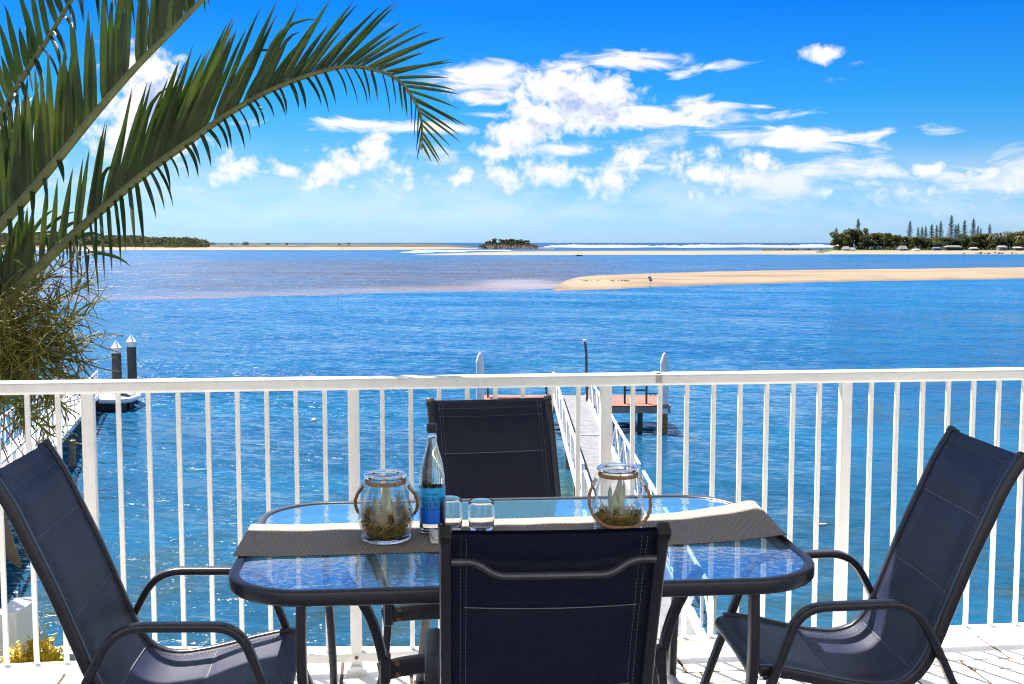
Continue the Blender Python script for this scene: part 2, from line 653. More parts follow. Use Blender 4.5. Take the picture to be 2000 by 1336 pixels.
k.put(nt.inputs['Scale'], far_w)
k.put(b.inputs['Normal'], k.vmath('NORMALIZE', k.vmath('ADD', bn.outputs[0], nt.outputs[0])))
mb = MB()
S = 90000
xs = [-S, -4000, -400, -60, 0, 60, 400, 4000, S]
ys = [-300, 10, 60, 150, 400, 1500, 6000, S]
mb.grid([[(x, y, ZW) for x in xs] for y in ys])
mb.build('water', wm, None, smooth=False, kind='structure')

# ---- sand and ground materials
M_sand = mat('pale_sand', (0.195, 0.148, 0.098), 0.9, var=0.10, vscale=0.06, second=(0.12, 0.074, 0.052), second_scale=0.03, second_amt=0.9, spec=0.15, bump=0.3, bscale=1.5)
# wet margin: sand a few centimetres above the water is darker
k = NT(M_sand.node_tree)
b = M_sand.node_tree.nodes['Principled BSDF']
gp = k.n('ShaderNodeNewGeometry').outputs['Position']
gz = k.xyz(gp)[2]
wn = k.noise(k.vmath('MULTIPLY', gp, (.12, .05, 0)), 1.0, 4, .6)
wetm = k.smooth(k.math('ADD', gz, k.math('MULTIPLY', k.math('SUBTRACT', wn, .5), .35)), ZW + .02, ZW + .26, 1.0, 0.0)
damp = k.smooth(k.noise(k.vmath('MULTIPLY', gp, (.014, .06, 0)), 1.0, 5, .6, .5), .50, .62)
src = b.inputs['Base Color'].links[0].from_socket
src = k.mix(k.math('MULTIPLY', damp, .75), src, (.115, .072, .052))
k.put(b.inputs['Base Color'], k.mix(k.math('MULTIPLY', wetm, .75), src, (.10, .066, .052)))
M_sand2 = mat('far_sand', (0.215, 0.155, 0.105), 0.9, var=0.10, vscale=0.03, spec=0.15)
M_dune = mat('dune_scrub', (0.06, 0.055, 0.038), 0.95, var=0.35, vscale=0.08, second=(0.20, 0.15, 0.09), second_scale=0.03, second_amt=0.6, spec=0.1)
M_grass = mat('lawn', (0.06, 0.075, 0.02), 0.95, var=0.3, vscale=0.3, spec=0.1)
M_rock = mat('dark_rock', (0.085, 0.07, 0.055), 0.9, var=0.5, vscale=0.4, spec=0.2, bump=0.8, bscale=2)


def fan(name, xs_, rows, m, **props):
    """ground sheet: for every bearing (as x at the lens) a row of (distance, height above water)"""
    mb_ = MB()
    g = []
    for row in rows:
        line = []
        for i, x in enumerate(xs_):
            d, h = row(i, x)
            line.append(((x - CX) / F_PX * d, d, ZW + h))
        g.append(line)
    mb_.grid(g)
    return mb_.build(name, m, None, angle=80, **props)


def interp(x, tab):
    if x <= tab[0][0]:
        return tab[0][1]
    for (a, b_), (c, d) in zip(tab, tab[1:]):
        if x <= c:
            t = (x - a) / (c - a)
            return b_ + (d - b_) * t
    return tab[-1][1]


def dist_of(y):
    return 7.1 * F_PX / (y - HY)


def wob(x, s, a, ph=0.0):
    return a * (sin(x / s + ph) * .6 + sin(x / s * 2.3 + 1.3 + ph) * .4)


# the sandbank across the channel
fr = [(1080, 566.0), (1090, 569.5), (1130, 568.5), (1200, 566), (1300, 561), (1400, 557.5), (1500, 555), (1600, 552), (1750, 549.5), (2000, 545.5), (2300, 541)]
bk = [(1080, 565.0), (1092, 555), (1105, 546), (1130, 540.5), (1170, 537), (1250, 533.5), (1400, 529.5), (1600, 526), (1800, 524), (2000, 521), (2300, 519)]
xs = [1080 + (2300 - 1080) * (i / 90) ** 1.25 for i in range(91)]


def bar_row(s):
    def f(i, x):
        d0_ = dist_of(interp(x, fr) + wob(x, 23, .5))
        d1_ = dist_of(interp(x, bk) + wob(x, 31, .3))
        h = 0.02 + 0.42 * max(0, sin(pi * s)) ** .8 * min(1, (x - 1078) / 60) + 0.05 * sin(x / 17 + s * 9) * sin(pi * s)
        if s in (0, 1):
            h = -0.12
        return d0_ + (d1_ - d0_) * s, h
    return f


fan('sandbank', xs, [bar_row(s / 9) for s in range(10)], M_sand, kind='structure')
# thin bar at the river mouth
xs = [800 + 20 * i for i in range(46)]
fan('river_bar', xs, [
    (lambda i, x: (dist_of(498.6 - 0.0022 * (x - 800) + wob(x, 40, .25)), -0.1)),
    (lambda i, x: (dist_of(498.2 - 0.0022 * (x - 800)) + 15, 0.35 * min(1, i / 8))),
    (lambda i, x: (dist_of(interp(x, [(800, 498), (860, 495.8), (1000, 492.6), (1250, 491.2), (1700, 490)])), 0.5 * min(1, i / 8))),
    (lambda i, x: (dist_of(interp(x, [(800, 498), (860, 495.6), (1000, 492.2), (1250, 490.8), (1700, 489.6)])) + 25, -0.1)),
], M_sand2, kind='structure')
# far shore on the left: beach, then low dunes
xs = [-260 + 20 * i for i in range(61)]
lf = [(-260, 489.5), (130, 489.0), (400, 488.0), (640, 488.4), (800, 487.5), (960, 486.2)]


def left_h(x):
    return interp(x, [(-260, 1), (820, 1), (900, .55), (942, 0.0)])


fan('far_beach', xs, [
    (lambda i, x: (dist_of(interp(x, lf)), -0.2)),
    (lambda i, x: (dist_of(interp(x, lf)) + 40, 1.2 * left_h(x))),
    (lambda i, x: (dist_of(interp(x, lf)) + 120, (2.4 + wob(x, 19, .3)) * left_h(x))),
], M_sand2, kind='structure')
fan('dune_terrain', xs, [
    (lambda i, x: (dist_of(interp(x, lf)) + 112, (2.2 + wob(x, 19, .3)) * left_h(x) - .1)),
    (lambda i, x: (dist_of(interp(x, lf)) + 150, (4.4 + wob(x, 13, .7)) * left_h(x))),
    (lambda i, x: (dist_of(interp(x, lf)) + 330, (5.4 + wob(x, 27, .8, 2)) * left_h(x))),
    (lambda i, x: (dist_of(interp(x, lf)) + 520, -.5)),
], M_dune, kind='structure')
# headland on the right
xs = [1585 + 15 * i for i in range(48)]
hh = lambda x: min(1, max(0, (x - 1585) / 45))
fan('headland_beach', xs, [
    (lambda i, x: (dist_of(496.6 - 2.4 * (1 - hh(x))), -.1)),
    (lambda i, x: (dist_of(496.6 - 2.4 * (1 - hh(x))) + 22, 1.0 * hh(x) + .2)),
    (lambda i, x: (dist_of(496.6 - 2.4 * (1 - hh(x))) + 60, 1.6 * hh(x) + .3)),
], M_sand2, kind='structure')
fan('headland_lawn', xs, [
    (lambda i, x: (755, 1.35 * hh(x))),
    (lambda i, x: (775, 2.1 * hh(x) + .1)),
    (lambda i, x: (900, 2.6 * hh(x))),
    (lambda i, x: (980, -.5)),
], M_grass, kind='structure')
# garden below the balcony up to the sea wall, hidden from here but carrying palm and pillar
ZG = -4.35
mb = MB()
mb.box((0, 9.0, ZG - 0.6), (60, 13.6, 1.2))
mb.build('garden_lawn', M_grass, None, smooth=False, kind='structure')
M_conc = mat('concrete', (0.42, 0.41, 0.39), 0.85, var=0.1, vscale=3, bump=.4, bscale=30)
mb = MB()
mb.box((0, 15.95, ZG - 0.95), (60, 0.3, 2.1))
o = mb.build('sea_wall', M_conc, None, smooth=False)
tag(o, 'grey concrete sea wall between the garden and the river', 'wall')

# ---- balcony slab, roof shading the table, and an unseen wall added for bounce light
YAW = R(6.57)
RU = Vector((cos(YAW), sin(YAW), 0))
RV = Vector((-sin(YAW), cos(YAW), 0))


def rl(u, v, z=0.0):
    return RU * u + RV * v + Vector((0, 0, z))


M_grout = mat('tan_grout', (0.055, 0.026, 0.011), 0.95, var=0.25, vscale=20)
M_white = mat('white_render', (0.78, 0.77, 0.74), 0.8, var=0.03, vscale=2)
floor_root = MB()
floor_root.box((0, 0, -0.1155), (9.0, 7.3, 0.226))
floor = floor_root.build('balcony_floor', M_grout, None, smooth=False, kind='structure')
floor.location = rl(0.4, 0.65)
floor.rotation_euler = (0, 0, YAW)
mb = MB()
mb.box((0, 0, 0), (9.6, 3.1, 0.16))  # front edge follows the table's shade; depth cut so sun reaches the wall
o = mb.build('balcony_roof', M_white, None, smooth=False, kind='structure')
ROOF_V = 4.41
o.location = rl(0.4, ROOF_V - 1.55, 2.7 + 0.08)
o.rotation_euler = (0, 0, YAW)
mb = MB()
mb.box((0, 0, 0), (12.0, 0.25, 6.2))  # unseen wall, sized and toned to bounce sunlight into the shaded balcony
o = mb.build('fill_wall', mat('fill_wall_render', (.40, .40, .395), .85, var=.05, vscale=2), None, smooth=False, kind='structure')
o.location = rl(0.4, -2.4, 3.1)
o.rotation_euler = (0, 0, YAW)

M_tile = mat('white_glazed_tile', (0.80, 0.775, 0.73), 0.28, var=0.05, vscale=5, second=(0.66, 0.60, 0.52), second_scale=9, second_amt=.35, bump=.05, bscale=20)


def tile_mesh(w_, d_):
    m_ = MB()
    m_.box((0, 0, -0.006), (w_, d_, 0.016), bevel=0.0025)
    return m_.mesh('floor_tile', M_tile, True, 40)


PT = 0.256
G_ = 0.0125
tm = tile_mesh(PT - G_, PT - G_)
ts = tile_mesh(PT - G_, 0.0985 - G_)
# work in the floor's own frame: its origin sits at u = .4, v = .65
rows = [(4.0235 + PT / 2, tm, 0.0), (3.9742, ts, 0.05)]
vv = 3.925 - PT / 2
while vv > 2.0:
    rows.append((vv, tm, 0.05))
    vv -= PT
for (v_, me, off) in rows:
    for i in range(-8, 13):
        u_ = -0.158 + PT * (i + .5) + off
        link('floor_tile', me, floor, (u_ - 0.4, v_ - 0.65, random.uniform(-.0006, .0006)))

# ================================================================== RAILING
M_rail = mat('white_powder_coat', (0.80, 0.79, 0.77), 0.32, var=0.03, vscale=6, second=(0.62, 0.58, 0.52), second_scale=14, second_amt=.3, coat=.2)
M_rust = mat('rusty_bolt', (0.20, 0.11, 0.06), 0.7, var=0.4, vscale=80)
rail = thing('balcony_railing', 'white metal balcony railing with vertical balusters above the water', 'railing', rl(0.0, 4.169), YAW)
U0, U1 = -3.4, 3.9
mb = MB()
mb.sweep([(U0, 0, 1.089), (U1, 0, 1.089)], rrect(0.066, 0.046, 0.012, 4), side=(0, 1, 0))
mb.build('handrail', M_rail, rail)
mb = MB()
mb.sweep([(U0, 0, 0.064), (U1, 0, 0.064)], rrect(0.045, 0.034, 0.004, 2), side=(0, 1, 0))
mb.build('bottom_rail', M_rail, rail)
SP = 0.9375
u_post = -0.58 * cos(YAW) + 4.13 * sin(YAW)
mbp = MB()
mbp.sweep([(0, 0, 0.012), (0, 0, 1.068)], rrect(0.042, 0.042, 0.004, 2), side=(0, 1, 0))
pm = mbp.mesh('post', M_rail)
mbp = MB()
mbp.box((0, 0, 0.006), (0.075, 0.085, 0.010), bevel=.002)
mbp.box((0.0, -0.028, 0.02), (0.05, 0.012, 0.03), bevel=.003)
fm = mbp.mesh('post_foot', M_rail)
mbp = MB()
mbp.lathe([(0.0, 0.004), (0.006, 0.003), (0.0075, 0.0)], 8)
bm_ = mbp.mesh('bolt', M_rust)
mbp = MB()
mbp.sweep([(0, 0, 0.079), (0, 0, 1.069)], rrect(0.0165, 0.0165, 0.002, 1), side=(0, 1, 0))
bal = mbp.mesh('baluster', M_rail)
for i in range(-2, 4):
    up_ = u_post + i * SP
    post = link('post', pm, rail, (up_, 0, 0))
    link('post_foot', fm, post, (0, 0, 0))
    bo = link('bolt', bm_, post, (0.0, -0.0235, 0.064))
    bo.rotation_euler = (pi / 2, 0, 0)
    for j in range(1, 9):
        link('baluster', bal, rail, (up_ + SP * j / 9, 0, 0))
mb = MB()
mb.box((1.03, 0, 1.1135), (0.02, 0.05, 0.005), bevel=.002)
mb.sweep([(1.03, -0.0365, 1.078), (1.03, -0.0365, 1.108)], rrect(0.022, 0.006, .002, 2), side=(1, 0, 0))
mb.build('rail_clip', mat('dull_metal', (.38, .36, .33), .5, .6), rail)

# ================================================================== TABLE
ZT = 0.775
TYAW = R(5.0)
T0 = Vector((0.013, 3.164, 0))
TU = Vector((cos(TYAW), sin(TYAW), 0))
TV = Vector((-sin(TYAW), cos(TYAW), 0))


def tb(u, v, z=0.0):
    return T0 + TU * u + TV * v + Vector((0, 0, z))


M_frame = mat('charcoal_powder_coat', (0.018, 0.020, 0.032), 0.34, metal=0.0, var=0.25, vscale=120, bump=0.06, bscale=500, second=(.025, .025, .03), second_scale=6, second_amt=.4)
HW, HD, RC = 0.757, 0.482, 0.21


def rounded(hw, hd, r, q=10):
    out = []
    for (sx_, sy_, a0) in ((1, 1, 0), (-1, 1, 90), (-1, -1, 180), (1, -1, 270)):
        for i in range(q + 1):
            a = R(a0 + 90 * i / q)
            out.append((sx_ * (hw - r) + r * cos(a), sy_ * (hd - r) + r * sin(a)))
    return out


table = thing('patio_table', 'rectangular glass topped patio table with rounded corners and charcoal frame', 'table', T0, TYAW)
mb = MB()
mb.sweep([(x, y, ZT - 0.0195) for x, y in rounded(HW - .014, HD - .014, RC - .014, 12)], rrect(0.028, 0.039, 0.009, 4), closed=True, up=(0, 0, 1))
mb.build('rim', M_frame, table)
# textured glass: thin sheet, clear with a fresnel mirror, dimpled on top
tg = bpy.data.materials.new('textured_table_glass')
tg.use_nodes = True
k = NT(tg.node_tree)
tg.node_tree.nodes.remove(tg.node_tree.nodes['Principled BSDF'])
c = k.n('ShaderNodeTexCoord').outputs['Object']
v = k.n('ShaderNodeTexVoronoi', feature='SMOOTH_F1')
v.inputs['Scale'].default_value = 42
v.inputs['Smoothness'].default_value = .7
k.put(v.inputs['Vector'], k.vmath('ADD', c, k.vmath('MULTIPLY', k.n('ShaderNodeTexNoise').outputs[1], (.02, .02, 0))))
nz = k.noise(c, 60, 3, .6)
bn = k.n('ShaderNodeBump')
bn.inputs['Strength'].default_value = .16
bn.inputs['Distance'].default_value = .004
k.put(bn.inputs['Height'], k.math('ADD', v.outputs[0], k.math('MULTIPLY', nz, .6)))
fre = k.n('ShaderNodeFresnel')
fre.inputs['IOR'].default_value = 3.2
k.put(fre.inputs['Normal'], bn.outputs[0])
gl = k.n('ShaderNodeBsdfGlossy')
gl.inputs['Roughness'].default_value = .04
k.put(gl.inputs['Normal'], bn.outputs[0])
tr = k.n('ShaderNodeBsdfTransparent')
tr.inputs[0].default_value = (.58, .74, .84, 1)
mx = k.n('ShaderNodeMixShader')
k.put(mx.inputs[0], k.math('MULTIPLY_ADD', fre.outputs[0], .42, .54))
k.put(mx.inputs[1], tr.outputs[0])
k.put(mx.inputs[2], gl.outputs[0])
df = k.n('ShaderNodeBsdfDiffuse')
df.inputs[0].default_value = (.22, .60, .95, 1)  # painted-in sky blue that lightens the glass like a paler reflection
mx2 = k.n('ShaderNodeMixShader')
mx2.inputs[0].default_value = .10
k.put(mx2.inputs[1], mx.outputs[0])
k.put(mx2.inputs[2], df.outputs[0])
k.put(tg.node_tree.nodes['Material Output'].inputs[0], mx2.outputs[0])
mb = MB()
ring = rounded(HW - .022, HD - .022, RC - .02, 12)
mb.add([(x, y, ZT - 0.005) for x, y in ring], [tuple(range(len(ring)))])
mb.build('glass_top', tg, table, smooth=False)
# legs: at each end two outer legs and two inner bowed legs, tied by two beams
leg_prof = rrect(0.036, 0.024, 0.005, 2)
for s in (-1, 1):
    for t_ in (-1, 1):
        mb = MB()
        pth = spline([(s * .565, t_ * .405, ZT - .038), (s * .565, t_ * .41, .55), (s * .55, t_ * .405, .3), (s * .545, t_ * .40, .012)], 14)
        mb.sweep(pth, leg_prof, side=(0, 1, 0))
        mb.build('leg', M_frame, table)
        mb = MB()
        pth = spline([(s * .47, t_ * .24, ZT - .038), (s * .41, t_ * .235, .64), (s * .375, t_ * .23, .52), (s * .372, t_ * .23, .42), (s * .40, t_ * .235, .24), (s * .47, t_ * .25, .1), (s * .535, t_ * .27, .014)], 22)
        mb.sweep(pth, leg_prof, side=(0, 1, 0))
        mb.build('bowed_leg', M_frame, table)
    mb = MB()
    mb.sweep([(s * .54, -.385, .19), (s * .54, .385, .19)], rrect(.03, .022, .004, 2), side=(1, 0, 0))
    mb.build('foot_rail', M_frame, table)
for t_ in (-1, 1):
    mb = MB()
    mb.sweep(fillet([(-.385, t_ * .23, .475), (-.30, t_ * .215, .49), (.30, t_ * .215, .49), (.385, t_ * .23, .475)], .05), rrect(.022, .05, .006, 2), side=(0, 1, 0))
    beam = mb.build('cross_beam', M_frame, table)
    for s in (-1, 1):
        mb = MB()
        mb.box((s * .368, t_ * .228, .485), (.03, .045, .075), bevel=.005)
        mb.build('bracket', M_frame, beam)
        for zz in (.47, .5):
            mb = MB()
            mb.lathe([(0, .006), (.006, .005), (.008, 0)], 8)
            bo = mb.build('bolt', M_rust, beam)
            bo.location = (s * .335, t_ * .222 - .0125, zz)
            bo.rotation_euler = (pi / 2, 0, 0)

# ---- runner across the table
rm = bpy.data.materials.new('woven_taupe_runner')
rm.use_nodes = True
k = NT(rm.node_tree)
b = rm.node_tree.nodes['Principled BSDF']
c = k.n('ShaderNodeTexCoord').outputs['Object']
cx_, cy_, cz_ = k.xyz(c)
wa = k.math('SINE', k.math('MULTIPLY', cx_, 2 * pi / .0135))
wb = k.math('SINE', k.math('MULTIPLY', cy_, 2 * pi / .0135))
wv = k.math('MULTIPLY', wa, wb)
wf = k.smooth(wv, -.5, .5)
nn_ = k.noise(c, 30, 4, .6)
colr = k.mix(wf, (.075, .064, .056), (.36, .32, .275))
colr = k.mix(k.smooth(nn_, .35, .7, 0, .35), colr, (.17, .12, .09))
k.put(b.inputs['Base Color'], colr)
b.inputs['Roughness'].default_value = .75
bn = k.n('ShaderNodeBump')
bn.inputs['Strength'].default_value = .7
bn.inputs['Distance'].default_value = .0012
k.put(bn.inputs['Height'], wv)
k.put(b.inputs['Normal'], bn.outputs[0])
mb = MB()
g1, g2 = [], []
NU, NV = 70, 16
for i in range(NU + 1):
    u = -0.765 + 1.53 * i / NU
    a1, a2 = [], []
    e = max(0.0, (u - .40) / .365)
    le = max(0.0, (-.66 - u) / .1)
    for j in range(NV + 1):
        t = j / NV
        wfrac = .345 + .03 * e
        v_ = -.145 + .02 * (u / .765) + wfrac * t - .0 * e
        lift = .0015 + .034 * e * e * (0.35 + .65 * t) + .006 * min(1, le) + .0008 * sin(u * 40) * sin(t * 6)
        if e > 0 and t < .25:
            lift += .012 * e ** 3 * (1 - t / .25)
        if u > .735:
            lift -= .018 * ((u - .735) / .03) ** 2 * (1 - .6 * t)
        z = ZT - .003 + lift
        if abs(u) > HW - .034:
            z = max(z, ZT + .0015)
        a1.append(tuple(tb(u, v_, z)))
        a2.append(tuple(tb(u, v_, z - .0018)))
    g1.append(a1)
    g2.append(a2)
mb.grid(g1)
n0 = len(mb.v)
mb.grid([list(r_) for r_ in g2])
runner_root = Vector(tb(0, 0, ZT))
o = mb.mesh('table_runner', rm, True, 80, runner_root)
o = link('table_runner', o, None, runner_root)
tag(o, 'taupe woven runner lying along the glass table, one end curling up', 'table runner')

# ================================================================== CHAIRS
M_sling = bpy.data.materials.new('charcoal_sling_mesh')
M_sling.use_nodes = True
k = NT(M_sling.node_tree)
b = M_sling.node_tree.nodes['Principled BSDF']
c = k.n('ShaderNodeTexCoord').outputs['UV']
c = k.n('ShaderNodeTexCoord').outputs['Object']
n1 = k.noise(c, 300, 2, .8)
n2 = k.noise(c, 9, 4, .6)
col = k.mix(k.smooth(n1, .35, .7), (.0028, .004, .015), (.0125, .0155, .050))
col = k.mix(k.smooth(n2, .45, .75, 0, .3), col, (.020, .021, .036))
k.put(b.inputs['Base Color'], col)
k.put(b.inputs['Roughness'], k.smooth(n1, .3, .7, .52, .36))
b.inputs['Specular IOR Level'].default_value = .27
bn = k.n('ShaderNodeBump')
bn.inputs['Strength'].default_value = .5
bn.inputs['Distance'].default_value = .002
k.put(bn.inputs['Height'], n1)
k.put(b.inputs['Normal'], bn.outputs[0])
M_thread = mat('grey_thread', (.17, .18, .195), .7, var=.1)
M_plastic = mat('black_plastic', (.012, .012, .014), .45, var=.1)

PROF = [(.300, .438), (.306, .455), (.296, .471), (.26, .475), (.18, .462), (.08, .438), (0, .424), (-.06, .421), (-.115, .437), (-.155, .478), (-.185, .54), (-.215, .62), (-.265, .75), (-.315, .865), (-.345, .935), (-.368, .98), (-.395, 1.025), (-.405, 1.04)]
NP = 110
prof3 = spline([(x, 0, z) for x, z in PROF], NP)
arc = [0.0]
for a_, b_ in zip(prof3, prof3[1:]):
    arc.append(arc[-1] + (b_ - a_).length)
nrm = []
for i in range(NP):
    t_ = (prof3[min(i + 1, NP - 1)] - prof3[max(i - 1, 0)]).normalized()
    nrm.append(Vector((0, 1, 0)).cross(t_))      # towards the sitter
if nrm[NP // 3].z < 0:
    nrm = [-q for q in nrm]


def idx_at(pred):
    return next(i for i in range(NP) if pred(prof3[i]))


seams = [idx_at(lambda p: p.x < .06), idx_at(lambda p: p.x < -.13 and p.z > .45), idx_at(lambda p: p.x < 0 and p.z > .66), idx_at(lambda p: p.x < 0 and p.z > .862)]
bounds = [6] + seams + [NP - 8]
SW = 0.204


def sling_off(i, y):
    a = abs(y) / SW
    h = -.010 * (1 - a * a) if 4 < i < NP - 3 else -.004 * (1 - a * a)
    for lo, hi in zip(bounds, bounds[1:]):
        if lo <= i <= hi:
            t = (arc[i] - arc[lo]) / (arc[hi] - arc[lo])
            e = max(0.0, 1 - (a / .86) ** 8)
            h += .0075 * (max(0.0, sin(pi * t)) ** .45) * e
    return h


def sling_pt(i, y, extra=0.0):
    return prof3[i] + Vector((0, y, 0)) + nrm[i] * (sling_off(i, y) + extra)


def make_chair():
    parts = {}
    mb_ = MB()
    NY = 20
    ysl = [-SW + 2 * SW * j / NY for j in range(NY + 1)]
    top = [[sling_pt(i, y, .003) for y in ysl] for i in range(NP)]
    bot = [[sling_pt(i, y, -.006 - .6 * max(0, sling_off(i, y))) for y in reversed(ysl)] for i in range(NP)]
    mb_.grid([a + c_ + [a[0]] for a, c_ in zip(top, bot)])
    parts['sling'] = mb_.mesh('sling', M_sling, True, 60)
    seam_m = []
    for si in seams:
        mb_ = MB()
        ys2 = [-SW * .87 + 2 * SW * .87 * j / 16 for j in range(17)]
        mb_.tube([sling_pt(si, y, .0042) for y in ys2], .0011, 5)
        mb_.tube([sling_pt(si, y, -.0075 - .6 * max(0, sling_off(si, y))) for y in ys2], .0011, 5)
        seam_m.append(mb_.mesh('seam', M_thread))
    mb_ = MB()
    for side in (-1, 1):
        for inset in (.020, .031):
            for i in range(2, NP - 2):
                y = side * (SW - inset)
                for up_ in (.0036, -.0068):
                    p0 = sling_pt(i, y, up_)
                    p1 = sling_pt(i, y, up_).lerp(sling_pt(i + 1, y, up_), .62)
                    mb_.tube([p0, p1], .0007, 3, caps=False)
    for rr in (3, 6):
        for s_ in (NP - 1 - rr, rr + 1):
            for j in range(36):
                y0 = -SW * .92 + 2 * SW * .92 * j / 36
                mb_.tube([sling_pt(s_, y0, .0038), sling_pt(s_, y0 + .006, .0038)], .0007, 3, caps=False)
    parts['stitch'] = mb_.mesh('stitching', M_thread, False)
    fr_m = []
    for side in (-1, 1):
        mb_ = MB()
        pts = [prof3[i] + Vector((0, side * .2145, 0)) - nrm[i] * .006 for i in range(5, NP, 3)]
        pts.append(prof3[-1] + Vector((0, side * .2145, 0)) - nrm[-1] * .006)
        mb_.sweep(pts, rrect(.024, .030, .006, 3), side=(0, 1, 0))
        fr_m.append(mb_.mesh('side_frame', M_frame))
    cap_m = []
    for side in (-1, 1):
        mb_ = MB()
        d = (prof3[-1] - prof3[-4]).normalized()
        p = prof3[-1] + Vector((0, side * .2145, 0)) - nrm[-1] * .006
        mb_.sweep([p - d * .012, p + d * .004, p + d * .009], rrect(.0275, .0335, .006, 3), side=(0, 1, 0), scales=[1, 1, .8])
        cap_m.append(mb_.mesh('end_cap', M_plastic))
    arm_m = []
    foot_m = []
    for side in (-1, 1):
        y = side * .244
        pts = fillet([(.40, y + side * .012, .012), (.315, y + side * .006, .29), (.232, y, .52), (.185, y, .648), (-.115, y, .656), (-.185, y, .53), (-.30, y + side * .004, .27), (-.415, y + side * .012, .012)], .11, 8)
        mb_ = MB()
        mb_.sweep(pts, rrect(.034, .021, .006, 3), side=(0, 1, 0))
        arm_m.append(mb_.mesh('arm_frame', M_frame))
        fm_ = []
        for xx in (.40, -.415):
            mb_ = MB()
            mb_.box((xx, y + side * .012, .0085), (.036, .044, .015), bevel=.004)
            fm_.append(mb_.mesh('foot_cap', M_plastic))
        foot_m.append(fm_)
    # tie bars
    mb_ = MB()
    i0 = idx_at(lambda p: p.x < 0 and p.z > .985)
    q = prof3[i0] - nrm[i0] * .024
    dn = (prof3[i0 - 6] - prof3[i0]).normalized()
    q2 = q - nrm[i0] * .010 + dn * .030
    mb_.tube(fillet([q + Vector((0, -.203, 0)), q + Vector((0, -.155, 0)), q2 + Vector((0, -.115, 0)), q2 + Vector((0, .115, 0)), q + Vector((0, .155, 0)), q + Vector((0, .203, 0))], .03, 6), .0075, 10)
    parts['back_bar'] = mb_.mesh('back_bar', mat('grey_powder_coat', (.075, .078, .092), .3, metal=.3, var=.15, vscale=60))
    mb_ = MB()
    for (xx, zz) in ((.262, .452), (-.06, .395)):
        mb_.sweep([(xx, -.205, zz), (xx, .205, zz)], rrect(.02, .016, .004, 2), side=(0, 0, 1))
    parts['seat_bars'] = mb_
    return parts, seam_m, fr_m, cap_m, arm_m, foot_m


CH = make_chair()
front_bar = MB()
front_bar.sweep([(.262, -.205, .449), (.262, .205, .449)], rrect(.02, .016, .004, 2), side=(0, 0, 1))
FB = front_bar.mesh('seat_bar', M_frame)
rear_bar = MB()
rear_bar.sweep([(-.05, -.205, .392), (-.05, .205, .392)], rrect(.02, .016, .004, 2), side=(0, 0, 1))
RB = rear_bar.mesh('seat_bar', M_frame)
pl = MB()
for s in (-1, 1):
    pl.box((.215, s * .2305, .545), (.05, .011, .022), bevel=.003)


def place_chair(x, y, ang, label):
    parts, seam_m, fr_m, cap_m, arm_m, foot_m = CH
    t = thing('patio_chair', label, 'chair', (x, y, 0), ang, 'sling chairs around the glass table')
    sl = link('sling', parts['sling'], t)
    for s_ in seam_m:
        link('seam', s_, sl)
    link('stitching', parts['stitch'], sl, kind='stuff')
    for f_, c_ in zip(fr_m, cap_m):
        fo = link('side_frame', f_, t)
        link('end_cap', c_, fo)
    for a_, ff in zip(arm_m, foot_m):
        ao = link('arm_frame', a_, t)
        for q in ff:
            link('foot_cap', q, ao)
    link('back_bar', parts['back_bar'], t)
    link('seat_bar', FB, t)
    link('seat_bar', RB, t)
    return t


def ang_of(fx, fy):
    return math.atan2(fy, fx)


place_chair(-.886, 2.985, ang_of(.995, .095), 'dark sling chair at the left end of the table, on the palm side')
place_chair(.930, 3.160, ang_of(-.999, -.043), 'dark sling chair at the right end of the table, half lit by the sun')
place_chair(.059, 2.592, ang_of(-.0624, .998), 'dark sling chair nearest the camera, seen from behind in the shade')
place_chair(.002, 3.655, ang_of(.205, -.978), 'black sling chair between the table and the white railing')

# ================================================================== THINGS ON THE TABLE
G_clear = glass_mat('clear_glass', (1, 1, 1), 1.45)
G_green = glass_mat('bottle_glass', (.97, 1, .99), 1.45)
M_waterg = glass_mat('drinking_water', (1, 1, 1), 1.33)
M_rope = mat('jute_rope', (.42, .22, .105), .9, var=.3, vscale=160, bump=.5, bscale=400)
M_steel = mat('bright_steel', (.55, .55, .55), .25, metal=1.0, var=.1)
M_moss = mat('dried_moss', (.42, .29, .06), .9, var=.5, vscale=60, trans=.3)
M_succ = mat('grey_green_succulent', (.40, .46, .28), .5, var=.25, vscale=25, trans=.15, second=(.30, .31, .2), second_scale=12)
ZTOP = ZT - .003 + .0018


